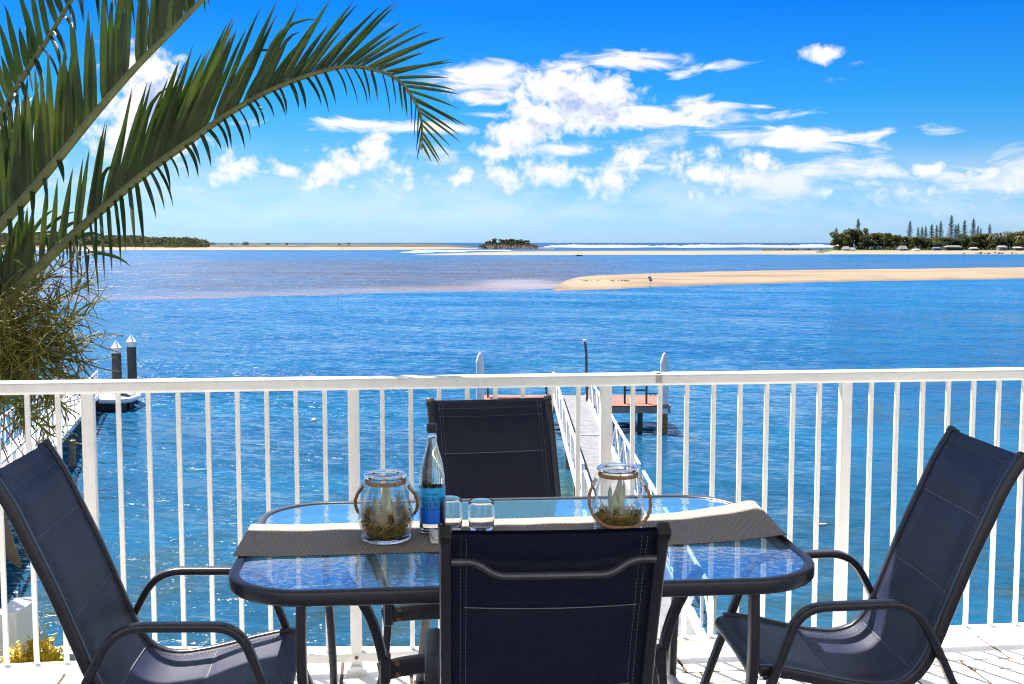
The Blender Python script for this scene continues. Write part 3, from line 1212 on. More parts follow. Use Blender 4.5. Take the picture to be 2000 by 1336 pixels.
def jar(cx_, cy_, rz, label, handle_front, moss_h, succ_seed, succ_label, moss_label):
    t = thing('glass_jar', label, 'jar', (cx_, cy_, ZTOP), rz, 'glass jars on the table runner')
    outer = [(.0655, .0145), (.0668, .019), (.0680, .024), (.0715, .034), (.0765, .050), (.0785, .060), (.0755, .080), (.0700, .102), (.0635, .124), (.0575, .142), (.0535, .155), (.0520, .163), (.0525, .170), (.0530, .1745)]
    inner = [(.0495, .1745), (.0485, .170), (.0475, .163), (.0495, .154), (.054, .141), (.061, .123), (.066, .102), (.0715, .080), (.0745, .060), (.0725, .050), (.067, .034), (.0635, .024), (.0620, .0145)]
    mb_ = MB()
    mb_.lathe(outer + inner, 48, closed=True)
    mb_.build('glass_body', G_jar, t, angle=80)
    mb_ = MB()
    mb_.sweep([(.0545 * cos(a), .0545 * sin(a), .1815) for a in [2 * pi * i / 56 for i in range(56)]], rrect(.0115, .0125, .005, 4), closed=True, up=(0, 0, 1))
    mb_.build('glass_rim', G_clear, t)
    mb_ = MB()
    mb_.lathe([(0, .0005), (.064, .0005), (.0690, .004), (.0710, .009), (.0705, .0125), (.0660, .0135), (.03, .0115), (0, .0110)], 48)
    mb_.build('glass_foot', G_clear, t)
    mb_ = MB()
    pts = [(.0545 * cos(a), .0545 * sin(a), .1635) for a in [2 * pi * i / 64 for i in range(64)]]
    mb_.sweep(pts, rrect(.006, .011, .0025, 2), closed=True, up=(0, 0, 1))
    mb_.build('rope_collar', M_rope, t)
    # rope handle hanging from two wire eyes
    yy = -1 if handle_front else 1
    pth = spline([(-.0635, 0, .150), (-.078, yy * .012, .128), (-.0875, yy * .030, .098), (-.080, yy * .058, .062), (-.05, yy * .083, .036), (0, yy * .0915, .030), (.05, yy * .083, .036), (.080, yy * .058, .062), (.0875, yy * .030, .098), (.078, yy * .012, .128), (.0635, 0, .150)], 90)
    mb_ = MB()
    # three twisted strands
    for s_ in range(3):
        sp = []
        for i, p in enumerate(pth):
            tq = (pth[min(i + 1, 89)] - pth[max(i - 1, 0)]).normalized()
            sd = tq.cross(Vector((0, 0, 1))).normalized()
            up_ = sd.cross(tq)
            a = i * .62 + s_ * 2 * pi / 3
            sp.append(p + sd * (.0024 * cos(a)) + up_ * (.0024 * sin(a)))
        mb_.tube(sp, .0028, 6)
    hd = mb_.build('rope_handle', M_rope, t)
    for sgn in (-1, 1):
        q = pth[:6] if sgn < 0 else pth[-6:]
        mb_ = MB()
        mb_.tube([q[0], q[2], q[5]], .0062, 10)
        mb_.build('ferrule', M_steel, hd)
        mb_ = MB()
        mb_.tube([(sgn * .060 + .0075 * cos(a), .0, .158 + .0075 * sin(a)) for a in [2 * pi * i / 16 for i in range(16)]], .0011, 5, closed=True)
        mb_.build('wire_eye', M_steel, hd)
    # succulent inside
    rnd = random.Random(succ_seed)
    s_root = thing('succulent', succ_label, 'succulent', (cx_, cy_, ZTOP + .014), rz + succ_seed, 'succulents inside the glass jars')
    for i in range(9):
        a = 2 * pi * i / 9 * 1.0 + rnd.uniform(-.25, .25)
        if i >= 6:
            a += .5
        spread = rnd.uniform(.020, .045) if i < 6 else rnd.uniform(.006, .018)
        hgt = rnd.uniform(.075, .115) if i < 6 else rnd.uniform(.11, .13)
        path = spline([(cos(a) * .004, sin(a) * .004, .02), (cos(a) * spread * .75, sin(a) * spread * .75, .02 + hgt * .4), (cos(a) * spread * 1.05, sin(a) * spread * 1.05, .02 + hgt * .75), (cos(a) * spread * .92, sin(a) * spread * .92, .02 + hgt)], 12)
        sc = [.5, .62, .78, .9, 1.0, 1.04, 1.0, .9, .74, .52, .28, .05]
        mb_ = MB()
        mb_.sweep(path, [(x * .0115, y * .0055) for x, y in circ(1, 10)], side=(-sin(a), cos(a), 0), scales=sc)
        mb_.build('leaf', M_succ, s_root, angle=60)
    mb_ = MB()
    mb_.lathe([(0, .0), (.008, .0), (.009, .02), (.006, .04), (0, .045)], 10)
    mb_.build('stem', M_succ, s_root)
    # moss
    mb_ = MB()
    for i in range(2200):
        a = rnd.uniform(0, 2 * pi)
        z = rnd.uniform(.016, moss_h) if rnd.random() < .85 else rnd.uniform(moss_h * .8, moss_h * 1.25)
        rmax = interp(z, [(0, .05), (.016, .047), (.034, .064), (.05, .0695), (.066, .0715), (.083, .070), (.11, .06)])
        rr = rmax * math.sqrt(rnd.uniform(.25, 1.0)) * .97
        p = Vector((rr * cos(a), rr * sin(a), z))
        d = Vector((rnd.gauss(0, 1), rnd.gauss(0, 1), rnd.gauss(0, .8))).normalized()
        e_ = Vector((rnd.gauss(0, 1), rnd.gauss(0, 1), rnd.gauss(0, .8))).normalized()
        L_ = rnd.uniform(.006, .014)
        p2, p3 = p + d * L_, p + d * L_ * 1.4 + e_ * L_
        for q_ in (p2, p3):
            rq = math.hypot(q_.x, q_.y)
            if rq > rmax:
                q_.x *= rmax / rq
                q_.y *= rmax / rq
            q_.z = max(q_.z, .0155)
        mb_.tube([p, p2, p3], rnd.uniform(.0006, .0012), 3, caps=False)
    core = [(0, .0145), (.036, .016), (.048, .030), (.050, moss_h * .62), (.03, moss_h * .7), (0, moss_h * .66)]
    mb_.cur = 1
    mb_.lathe(core, 20)
    o_ = mb_.build('moss', [M_moss, mat('dark_moss_heart', (.11, .07, .018), .95, var=.5, vscale=90, bump=.8, bscale=200)], None, smooth=False, kind='stuff', label=moss_label, category='moss')
    o_.location = (cx_, cy_, ZTOP)



G_jar = bpy.data.materials.new('thin_jar_glass')
G_jar.use_nodes = True
k = NT(G_jar.node_tree)
G_jar.node_tree.nodes.remove(G_jar.node_tree.nodes['Principled BSDF'])
fr_ = k.n('ShaderNodeFresnel')
fr_.inputs['IOR'].default_value = 1.5
lw_ = k.n('ShaderNodeLayerWeight')
lw_.inputs['Blend'].default_value = .5
tr_ = k.n('ShaderNodeBsdfTransparent')
k.put(tr_.inputs[0], k.mix(k.smooth(lw_.outputs['Facing'], .72, 1.0), (.99, .995, .99), (.84, .88, .88)))
gs_ = k.n('ShaderNodeBsdfGlossy')
gs_.inputs['Roughness'].default_value = .015
mx_ = k.n('ShaderNodeMixShader')
k.put(mx_.inputs[0], k.math('MULTIPLY_ADD', k.math('POWER', lw_.outputs['Facing'], 3.0), .75, .05))
k.put(mx_.inputs[1], tr_.outputs[0])
k.put(mx_.inputs[2], gs_.outputs[0])
k.put(G_jar.node_tree.nodes['Material Output'].inputs[0], mx_.outputs[0])
jar(-.352, 3.125, R(3), 'glass jar lantern with rope handle behind it, filled high with moss', False, .082, 3, 'grey green succulent inside the jar beside the bottle', 'brown green dried moss filling the jar beside the bottle')
jar(.305, 3.222, R(3), 'glass jar lantern with rope handle looping across its front', True, .048, 8, 'grey green succulent inside the jar with the rope in front', 'olive dried moss in the jar with the rope in front')

# ---- water bottle
BX, BY = -.228, 3.205
bt = thing('water_bottle', 'clear glass water bottle with blue label and black cap', 'bottle', (BX, BY, ZTOP))
mb = MB()
outer = [(0, .001), (.030, .0), (.036, .003), (.0372, .008), (.0372, .150), (.0365, .165), (.033, .190), (.027, .215), (.020, .238), (.0155, .255), (.0140, .272), (.0136, .290), (.0145, .2905), (.0145, .294), (.0132, .296), (.0132, .304)]
inner = [(.0105, .304), (.0105, .272), (.012, .255), (.0165, .238), (.0235, .215), (.0295, .190), (.033, .165), (.0337, .150), (.0337, .012), (.028, .006), (0, .008)]
mb.lathe(outer + inner, 40)
mb.build('bottle_glass', G_green, bt, angle=70)
mb = MB()
mb.lathe([(0, .0085), (.0275, .0065), (.0335, .0125), (.0336, .150), (.0329, .165), (.0294, .190), (.0234, .215), (.0164, .238), (.0119, .255), (.0104, .272), (0, .272)], 32)
mb.build('water_fill', M_waterg, bt, angle=70)
mb = MB()
mb.lathe([(.0, .313), (.0135, .313), (.0150, .3115), (.0152, .294), (.0150, .291), (.0142, .2905)], 32)
mb.build('cap', M_plastic, bt)
lm = bpy.data.materials.new('blue_label_print')
lm.use_nodes = True
k = NT(lm.node_tree)
b = lm.node_tree.nodes['Principled BSDF']
z_ = k.xyz(k.n('ShaderNodeTexCoord').outputs['Object'])[2]
k.put(b.inputs['Base Color'], k.mix(k.smooth(z_, .045, .135), (.004, .14, .80), (.02, .48, .95)))
b.inputs['Roughness'].default_value = .35
mb = MB()
mb.lathe([(.0376, .030), (.0379, .0301), (.0379, .1339), (.0376, .134)], 48)
lab = mb.build('label', lm, bt)
M_ink = mat('label_ink', (.004, .006, .03), .5, var=.05)


def wrap_text(body, size, z, stretch, r, material):
    cu = bpy.data.curves.new('print', 'FONT')
    cu.body = body
    cu.size = size
    cu.align_x = 'CENTER'
    cu.resolution_u = 2
    tmp = bpy.data.objects.new('print', cu)
    COL.objects.link(tmp)
    dg_ = bpy.context.evaluated_depsgraph_get()
    me = bpy.data.meshes.new_from_object(tmp.evaluated_get(dg_))
    bpy.data.objects.remove(tmp)
    me.name = 'lettering'
    me.materials.clear()
    me.materials.append(material)
    a_c = math.atan2(-BY, -BX)        # towards the chair side
    for vtx in me.vertices:
        a = a_c + vtx.co.x * stretch / r
        zz = z + vtx.co.y
        vtx.co = (r * cos(a), r * sin(a), zz)
    return link('lettering', me, lab)


for body, size, z, st in (('- SPARKLING -', .0085, .1135, .85), ('BOTANICAL WATER', .0165, .0965, .72), ('MADE FROM', .0165, .0815, .72), ('FRUIT & VEGETABLES', .0120, .0690, .80), ('BOTANICAL', .0085, .0215, .9), ('WATER', .006, .0145, 1.0)):
    wrap_text(body, size, z, st, .03835 if z > .03 else .0375, M_ink)


# ---- tumblers
def tumbler(x, y, h, label):
    t_ = thing('drinking_glass', label, 'glass', (x, y, ZTOP), 0, 'drinking glasses beside the bottle')
    s = h / .098
    o_ = [(0, .0), (.030, .0), (.0335, .003), (.0365, .020), (.0385, .045), (.0388, .065), (.0378, .085), (.0365, .097), (.0358, .098)]
    i_ = [(.0352, .097), (.0362, .085), (.0372, .065), (.0369, .045), (.0348, .020), (.031, .013), (0, .011)]
    m_ = MB()
    m_.lathe([(r_, z_ * s) for r_, z_ in o_ + i_], 40)
    m_.build('glass_wall', G_clear, t_, angle=70)
    return t_


tumbler(-.180, 3.205, .098, 'empty clear drinking glass overlapping the bottle, taller of the two')
tumbler(-.0885, 3.225, .086, 'empty clear drinking glass standing between the bottle and the rope jar')
# ---- white coasters stack, half hidden by the near chair
M_coast = mat('white_ceramic', (.72, .70, .66), .5, var=.05)
for i, (dx, lab_) in enumerate(((0.0, 'white square coaster at the bottom of its stack beside the bottle'), (.004, 'white square coaster on top of its stack beside the bottle'))):
    mb = MB()
    mb.box((0, 0, 0), (.088, .088, .0095), bevel=.003)
    o = mb.build('coaster', M_coast, None)
    o.location = (-.185 + dx, 3.115 + dx, ZTOP + .0052 + i * .0108)
    o.rotation_euler = (0, 0, R(8 + 6 * i))
    tag(o, lab_, 'coaster', 'coasters stacked beside the bottle')

# ================================================================== JETTY IN FRONT
M_alu = mat('white_aluminium', (.74, .74, .74), .4, var=.05, vscale=2)
M_deckgrey = mat('grey_mesh_walkway', (.115, .115, .125), .8, var=.25, vscale=4, bump=.5, bscale=50)
M_timber = mat('red_brown_decking', (.21, .066, .036), .7, var=.35, vscale=1.5, second=(.12, .06, .042), second_scale=6)
M_beam = mat('weathered_beam', (.26, .24, .20), .85, var=.25, vscale=3)
M_pilew = mat('white_pile_sleeve', (.72, .72, .72), .45, var=.06, vscale=2)
M_algae = mat('rusty_tide_band', (.22, .13, .05), .9, var=.5, vscale=8, second=(.1, .09, .04))
M_darkpost = mat('dark_green_steel', (.015, .025, .02), .4, var=.2)
ZJ = -4.48
jet = thing('jetty', 'timber jetty platform with red brown decking standing in the river', 'jetty', (2.2, 43.7, ZW))
jr = lambda x, y, z: (x - 2.2, y - 43.7, z - ZW)
X0, X1, Y0, Y1 = -1.35, 5.95, 42.2, 45.2
nb = 21
dm = MB()
dm.box((0, 0, 0), (X1 - X0, (Y1 - Y0) / nb - .008, .035))
dmm = dm.mesh('deck_board', M_timber, False)
for i in range(nb):
    yb = Y0 + (Y1 - Y0) * (i + .5) / nb
    link('deck_board', dmm, jet, jr((X0 + X1) / 2, yb, ZJ - .0175 + random.uniform(-.002, .002)))
mb = MB()
for yy in (Y0 + .08, (Y0 + Y1) / 2, Y1 - .08):
    mb.box(jr((X0 + X1) / 2, yy, ZJ - .16), (X1 - X0 - .04, .1, .24))
mb.build('bearer', M_beam, jet, smooth=False, kind='stuff')
for xx in (-.6, 1.3, 4.83):
    for yy in (Y0 + .3, Y1 - .3):
        mb = MB()
        mb.lathe([(.1, -1.5), (.1, ZJ - .28 - ZW)], 10)
        o = mb.build('support_post', M_darkpost, jet)
        o.location = jr(xx, yy, ZW)
# mooring piles
for (xx, lab_) in ((-1.19, 'white sleeved mooring pile with pointed cap behind the railing and far chair'), (5.68, 'white sleeved mooring pile with pointed cap and rusty foot right of the jetty')):
    pt = thing('mooring_pile', lab_, 'pile', (xx, 42.15, ZW), 0, 'white mooring piles at the jetty')
    zt = at(0, 709, 42.15).z - ZW
    mb = MB()
    mb.lathe([(.15, .75), (.15, zt)], 20)
    mb.build('sleeve', M_pilew, pt)
    mb = MB()
    mb.lathe([(.145, -2), (.145, .75)], 20)
    mb.build('tide_band', M_algae, pt)
    mb = MB()
    mb.lathe([(.156, zt - .04), (.158, zt), (.14, zt + .11), (.07, zt + .33), (.045, zt + .37), (0, zt + .385)], 20)
    mb.build('cap', M_pilew, pt)
    mb = MB()
    mb.lathe([(.16, .95), (.2, .95), (.2, 1.1), (.16, 1.1)], 16)
    mb.build('collar', M_beam, pt)
# walkway and its railings
wk = thing('jetty_walkway', 'long grey walkway with white aluminium railings leading out to the jetty', 'walkway', (2.28, 30, ZW))
kr = lambda x, y, z: (x - 2.28, y - 30, z - ZW)
for (ya, yb, dz) in ((15.9, 25.3, .0), (25.3, 35.5, .02), (35.5, 44.7, .045)):
    mb = MB()
    mb.box(kr(2.28, (ya + yb) / 2, ZJ + dz - .03), (1.18, yb - ya - .03, .06))
    mb.build('walkway_panel', M_deckgrey, wk, smooth=False)
    for xx in (1.63, 2.93):
        mb = MB()
        mb.box(kr(xx, (ya + yb) / 2, ZJ + dz - .02), (.08, yb - ya - .02, .16))
        mb.build('side_beam', M_alu, wk, smooth=False)
mb = MB()
mb.box(kr(2.28, 35.5, ZJ + .03), (1.24, .09, .05))
mb.build('joint_strip', M_alu, wk, smooth=False)
pmesh = MB()
pmesh.box((0, 0, .5), (.045, .045, 1.0))
PM = pmesh.mesh('railing_post', M_alu, False)
for xx in (1.63, 2.93):
    for (ya, yb) in ((16.0, 25.0), (25.8, 35.4), (35.6, 44.4)):
        mb = MB()
        mb.sweep([kr(xx, ya, ZJ + 1.0), kr(xx, yb, ZJ + 1.0)], rrect(.075, .05, .015, 2), side=(1, 0, 0))
        tr_ = mb.build('top_rail', M_alu, wk)
        mb = MB()
        mb.sweep([kr(xx, ya, ZJ + .14), kr(xx, yb, ZJ + .14)], rrect(.05, .05, .01, 2), side=(1, 0, 0))
        mb.build('lower_rail', M_alu, wk)
        n_ = round((yb - ya) / 1.2)
        for i in range(n_ + 1):
            y_ = ya + .03 + (yb - ya - .06) * i / n_
            link('railing_post', PM, wk, kr(xx, y_, ZJ))
            if i < n_:
                y2 = ya + .03 + (yb - ya - .06) * (i + 1) / n_
                mb = MB()
                z0, z1 = (ZJ + .16, ZJ + .97) if i % 2 == 0 else (ZJ + .97, ZJ + .16)
                mb.sweep([kr(xx, y_ + .03, z0), kr(xx, y2 - .03, z1)], rrect(.03, .03, .005, 1), side=(1, 0, 0))
                mb.build('brace', M_alu, wk)
for yy in (19.0, 25.2, 30.4, 35.4):
    for xx in (1.75, 2.81):
        mb = MB()
        mb.lathe([(.09, -1.5), (.09, ZJ - .07 - ZW)], 10)
        o = mb.build('support_post', M_beam, wk)
        o.location = kr(xx, yy, ZW)
# lamp pole
pb = at(1147, 787, 43.2)
p_root = thing('lamp_pole', 'thin dark pole standing at the end of the jetty walkway', 'pole', (pb.x, 43.2, ZJ))
mb = MB()
mb.tube([(0, 0, 0), (-.04, 0, 1.2), (-.05, 0, 1.9), (-.10, 0, 2.32)], .06, 10, [1, .9, .85, .85])
mb.build('shaft', mat('dark_galvanised', (.09, .10, .12), .5, metal=.4), p_root)
mb = MB()
mb.box((-.11, 0, 2.36), (.13, .13, .1), bevel=.02)
mb.build('lamp_head', M_pilew, p_root)
# bench with white slats
bx = at(1010, 752, 44.6)
be = thing('jetty_bench', 'white slatted bench with dark frame at the back of the jetty', 'bench', (bx.x, 44.55, ZJ))
for i in range(3):
    mb = MB()
    mb.box((0, -.15 + .15 * i, .46), (2.5, .13, .035), bevel=.005)
    mb.build('seat_slat', M_alu, be)
for zz in (.62, .78):
    mb = MB()
    mb.box((0, .26 + .04 * (zz > .7), zz), (2.5, .03, .12), bevel=.005)
    mb.build('back_slat', M_alu, be)
for s in (-1.15, 1.15):
    mb = MB()
    mb.box((s, -.2, .22), (.06, .06, .44))
    mb.box((s, .24, .42), (.06, .06, .84))
    mb.box((s, .02, .42), (.06, .5, .05))
    mb.build('bench_frame', M_darkpost, be, smooth=False)
# fish cleaning stand
q = at(1242, 792, 42.6)
fs_ = thing('cleaning_stand', 'dark post stand with pale green board on the right of the jetty', 'stand', (q.x, 42.75, ZJ))
for s in (-.41, .41):
    mb = MB()
    mb.box((s, 0, .46), (.075, .075, .92))
    mb.build('leg', M_darkpost, fs_, smooth=False)
mb = MB()
mb.box((0, .3, .48), (.82, .05, .06))
mb.build('cross_bar', M_darkpost, fs_, smooth=False)
mb = MB()
mb.box((.38, 0, 1.0), (.18, .3, .16), bevel=.02)
mb.build('bait_board', mat('pale_green_plastic', (.30, .55, .45), .5), fs_)
# cleat
q = on_z(1275, 773, ZJ)
cl = MB()
cl.box((-.08, 0, .04), (.03, .03, .08))
cl.box((.08, 0, .04), (.03, .03, .08))
cl.tube([(-.26, 0, .09), (-.1, 0, .085), (.1, 0, .085), (.26, 0, .09)], .022, 8)
o = cl.build('mooring_cleat', M_darkpost, None)
o.location = (q.x, q.y, ZJ)
tag(o, 'small dark mooring cleat near the back edge of the jetty', 'cleat')
# buoys on the water
for (px_, py_, r_, c_, lab_) in ((613, 822, .10, (.7, .68, .6), 'small pale mooring buoy floating left of the far chair'),):
    p = on_z(px_, py_, ZW)
    mb = MB()
    mb.lathe([(0, -.6 * r_), (.8 * r_, -.35 * r_), (r_, .15 * r_), (.85 * r_, .7 * r_), (.4 * r_, 1.0 * r_), (.15 * r_, 1.05 * r_), (.15 * r_, 1.3 * r_), (0, 1.35 * r_)], 14)
    o = mb.build('mooring_buoy', mat('buoy_' + str(px_), c_, .5), None)
    o.location = p
    tag(o, lab_, 'buoy')


def bird_mesh(s=1.0):
    m_ = MB()
    pth = [(-.5, 0, .10), (-.3, 0, .05), (-.1, 0, .05), (.1, 0, .08), (.22, 0, .16), (.27, 0, .25), (.33, 0, .28), (.40, 0, .26), (.46, 0, .25)]
    m_.tube([Vector(q_) * s for q_ in pth], .1 * s, 8, [.1, .7, 1.0, .95, .6, .42, .5, .3, .05])
    return m_.mesh('seabird', mat('gull_plumage', (.72, .66, .62), .7, var=.1, vscale=20), True, 60)


p = on_z(1601, 1027, ZW)
o = link('gull', bird_mesh(.42), None, p)
o.rotation_euler = (0, 0, R(200))
tag(o, 'small pale gull floating on the water beyond the right chair', 'gull')

# ================================================================== LEFT JETTY
M_pilet = mat('grey_timber_pile', (.085, .075, .06), .85, var=.35, vscale=3, second=(.16, .14, .11), second_scale=5)
A = Vector((-9.8, 20.0, -3.95))
B = Vector((-17.45, 47.6, -4.80))
dirg = (B - A).normalized()
sideg = Vector((0, 0, 1)).cross(dirg).normalized()      # to the left of the way out
gw = thing('gangway', 'white aluminium gangway sloping down to the neighbouring pontoon behind the palm', 'gangway', A)
lg = lambda t_, s_, z_: (B - A) * t_ + sideg * s_ + Vector((0, 0, z_))
mb = MB()
mb.sweep([lg(0, .65, -.03), lg(1, .65, -.03)], rrect(1.24, .06, .005, 1), side=sideg)
mb.build('walkway_panel', M_alu, gw)
for s_ in (0.0, 1.3):
    mb = MB()
    mb.sweep([lg(0, s_, -.05), lg(1, s_, -.05)], rrect(.07, .18, .01, 1), side=sideg)
    mb.build('side_beam', M_alu, gw)
    mb = MB()
    mb.sweep([lg(0, s_, 1.0), lg(1, s_, 1.0)], rrect(.08, .06, .01, 2), side=sideg)
    mb.build('top_rail', M_alu, gw)
    n_ = 24
    for i in range(n_ + 1):
        mb = MB()
        mb.sweep([lg(i / n_, s_, .02), lg(i / n_, s_, .98)], rrect(.05, .05, .005, 1), side=sideg)
        mb.build('railing_post', M_alu, gw)
        if i < n_:
            mb = MB()
            z0, z1 = (.05, .95) if i % 2 == 0 else (.95, .05)
            mb.sweep([lg((i + .08) / n_, s_, z0), lg((i + .92) / n_, s_, z1)], rrect(.035, .035, .005, 1), side=sideg)
            mb.build('brace', M_alu, gw)
q = at(135, 850, 36)
mb = MB()
mb.tube([(q.x, q.y, ZW - 1.5), (q.x + .1, q.y, -4.7)], .12, 8)
mb.build('timber_prop', mat('tan_timber', (.30, .2, .11), .85, var=.3), gw, world=True)
pn = thing('pontoon', 'low white pontoon on black floats moored between two dark piles', 'pontoon', (-17.7, 48.4, ZW))
mb = MB()
mb.box((-.2, .1, .50), (3.0, 1.7, .14), bevel=.04)
mb.build('deck', mat('weathered_pontoon_deck', (.15, .15, .15), .8, var=.25, vscale=2), pn)
mb = MB()
for s_ in (-1, 1):
    mb.sweep(fillet([(-1.6, .1 + s_ * .5, .2), (1.2, .1 + s_ * .5, .2)], .1), rrect(.7, .46, .1, 3), side=(0, 1, 0))
    mb.build('float', mat('black_float', (.012, .012, .012), .6), pn)
    mb = MB()
mb.sweep([(.3, -.85, .46), (1.2, -.9, .46), (1.5, -.6, .46), (1.52, 0.2, .46), (1.4, .95, .46)], circ(.12, 8))
mb.build('fender', M_pilew, pn)
mb = MB()
mb.box((-.35, -.9, .86), (.5, .45, .5), bevel=.04)
mb.tube([(-.1, -.9, 1.1), (.3, -1.0, 1.25), (.5, -1.05, 1.0)], .05, 8)
mb.build('winch_box', mat('black_box', (.015, .015, .015), .5), pn)
for (px_, ytop, yw_, Yd, lab_) in ((227, 684, 791, 49.4, 'dark timber pile with white pointed cap, shorter and nearer of the pair'), (256.5, 672, 783, 50.8, 'dark timber pile with white pointed cap, taller of the pair')):
    q = at(px_, ytop, Yd)
    pt = thing('timber_pile', lab_, 'pile', (q.x, q.y, ZW), 0, 'dark piles at the left pontoon')
    zt = q.z - ZW
    mb = MB()
    mb.lathe([(.215, -2), (.205, 1.0), (.20, zt), (0, zt)], 16)
    mb.build('shaft', M_pilet, pt)
    mb = MB()
    mb.lathe([(.225, zt - .12), (.225, zt + .12), (.2, zt + .14), (.02, zt + .42), (0, zt + .42)], 16)
    mb.build('cap', M_pilew, pt)

# ================================================================== FAR SHORE
M_pine = mat('pine_needles', (.060, .070, .045), .9, var=.4, vscale=.6, spec=.2, trans=.3)
M_bark = mat('grey_bark', (.10, .08, .06), .9, var=.3, vscale=4)
M_leafA = mat('dark_leaves', (.075, .080, .036), .8, var=.45, vscale=.35, spec=.25, trans=.35)
M_leafB = mat('olive_leaves', (.11, .105, .04), .8, var=.4, vscale=.35, spec=.25, trans=.35)
M_leafC = mat('far_wood_leaves', (.075, .072, .058), .9, var=.4, vscale=.08, spec=.15, trans=.3)
M_palmf = mat('far_palm_leaves', (.11, .095, .03), .7, var=.4, vscale=.5, trans=.2)


def leaf_quad(mb_, p, s, rnd):
    n = Vector((rnd.gauss(0, 1), rnd.gauss(0, 1), rnd.gauss(0, 1) + .5)).normalized()
    a = n.cross(Vector((rnd.gauss(0, 1), rnd.gauss(0, 1), rnd.gauss(0, 1)))).normalized()
    b_ = n.cross(a)
    a *= s * rnd.uniform(.6, 1.2)
    b_ *= s * rnd.uniform(.4, .9)
    mb_.add([p - a, p - b_ * .8 + a * .1, p + a, p + b_], [(0, 1, 2, 3)])


def make_broad(seed):
    rnd = random.Random(seed)
    tr_ = MB()
    tr_.tube([(0, 0, -.03), (.01, 0, .2), (.03, .01, .42)], .028, 7, [1.2, .8, .5])
    for i in range(5):
        a = rnd.uniform(0, 2 * pi)
        tr_.tube([(.02, 0, .25 + .03 * i), (.15 * cos(a), .15 * sin(a), .45), (.28 * cos(a), .28 * sin(a), .6)], .012, 5, [1, .7, .3])
    cr = MB()
    lobes = []
    for i in range(11):
        a = rnd.uniform(0, 2 * pi)
        r_ = rnd.uniform(.05, .38)
        z = rnd.uniform(.42, .84) if i else .86
        lobes.append((Vector((r_ * cos(a), r_ * sin(a), z)), rnd.uniform(.13, .24)))
    for i in range(5):
        a = rnd.uniform(0, 2 * pi)
        lobes.append((Vector((.34 * cos(a), .34 * sin(a), rnd.uniform(.28, .42))), rnd.uniform(.12, .17)))
    for (c_, r_) in lobes:
        for j in range(int(1500 * r_)):
            v_ = Vector((rnd.gauss(0, 1), rnd.gauss(0, 1), rnd.gauss(0, 1))).normalized() * r_ * rnd.uniform(.55, 1.05)
            v_.z *= .75
            leaf_quad(cr, c_ + v_, .035, rnd)
    return tr_, cr


def make_norfolk(seed):
    rnd = random.Random(seed)
    tr_ = MB()
    tr_.tube([(0, 0, -.03), (0, 0, .5), (0, 0, .97)], .014, 7, [1.2, .7, .15])
    cr = MB()
    z = .13
    while z < .985:
        t = (z - .13) / .855
        L_ = .165 * (1 - t) ** .62 * (1 if t > .08 else .75) + .010
        n_ = 5
        a0 = rnd.uniform(0, 2 * pi)
        for i in range(n_):
            a = a0 + 2 * pi * i / n_ + rnd.uniform(-.25, .25)
            l2 = L_ * rnd.uniform(.5, 1.15)
            d = Vector((cos(a), sin(a), 0))
            for j in range(5):
                s_ = (j + .7) / 5
                p = d * (l2 * s_) + Vector((0, 0, z + .022 * s_ * s_ + rnd.uniform(-.006, .006)))
                w_ = .014 * (1 - .45 * s_)
                q = d.cross(Vector((0, 0, 1)))
                e = d * (l2 * .16)
                cr.add([p - e - q * w_, p + e - q * w_ * .7, p + e + q * w_ * .7, p - e + q * w_], [(0, 1, 2, 3)])
                cr.add([p - e - Vector((0, 0, w_ * .8)), p + e, p + e + Vector((0, 0, w_ * .8)), p - e + Vector((0, 0, w_))], [(0, 1, 2, 3)])
        z += .036 * (1.1 - .45 * t)
    leafs = Vector((0, 0, .985))
    cr.add([(-.006, 0, .96), (.006, 0, .96), (0, 0, 1.0)], [(0, 1, 2)])
    cr.add([(0, -.006, .96), (0, .006, .96), (0, 0, 1.0)], [(0, 1, 2)])
    return tr_, cr


def make_palm_far(seed):
    rnd = random.Random(seed)
    tr_ = MB()
    tr_.tube([(0, 0, -.03), (.02, 0, .35), (.03, 0, .72)], .018, 7, [1.2, .8, .7])
    cr = MB()
    for i in range(22):
        a = rnd.uniform(0, 2 * pi)
        up_ = rnd.uniform(-.1, .9)
        d = Vector((cos(a), sin(a), 0))
        L_ = rnd.uniform(.26, .36)
        pth = [Vector((.03, 0, .72)) + d * (L_ * s_) + Vector((0, 0, L_ * (up_ * s_ - .95 * s_ * s_))) for s_ in (0, .25, .5, .75, 1)]
        q = d.cross(Vector((0, 0, 1)))
        for u_, v_ in zip(pth, pth[1:]):
            for sg in (-1, 1):
                cr.add([u_, v_, v_ + q * sg * .022 - Vector((0, 0, .020)), u_ + q * sg * .03 - Vector((0, 0, .012))], [(0, 1, 2, 3)])
    return tr_, cr


VAR = {}


def far_tree(kind, name, x, ytop, d, base_h, width_px, label, cat, group, seed, leaf):
    key = (kind, seed, leaf.name)
    if key not in VAR:
        tr_, cr = {'broad': make_broad, 'pine': make_norfolk, 'palm': make_palm_far}[kind](seed)
        VAR[key] = (tr_.mesh('trunk', M_bark), cr.mesh('crown', leaf, False))
    ztop = H - (ytop - HY) / F_PX * d
    zb = ZW + base_h
    h = max(1.0, ztop - zb)
    t_ = thing(name, label, cat, ((x - CX) / F_PX * d, d, zb), random.uniform(0, 6.28), group)
    unit = {'broad': .86, 'pine': .32, 'palm': .66}[kind]
    wsc = width_px / F_PX * d / unit if width_px else h
    t_.scale = (wsc, wsc, h / (1.08 if kind == 'broad' else 1.0))
    a, b_ = VAR[key]
    link('trunk', a, t_)
    link('crown', b_, t_)
    return t_


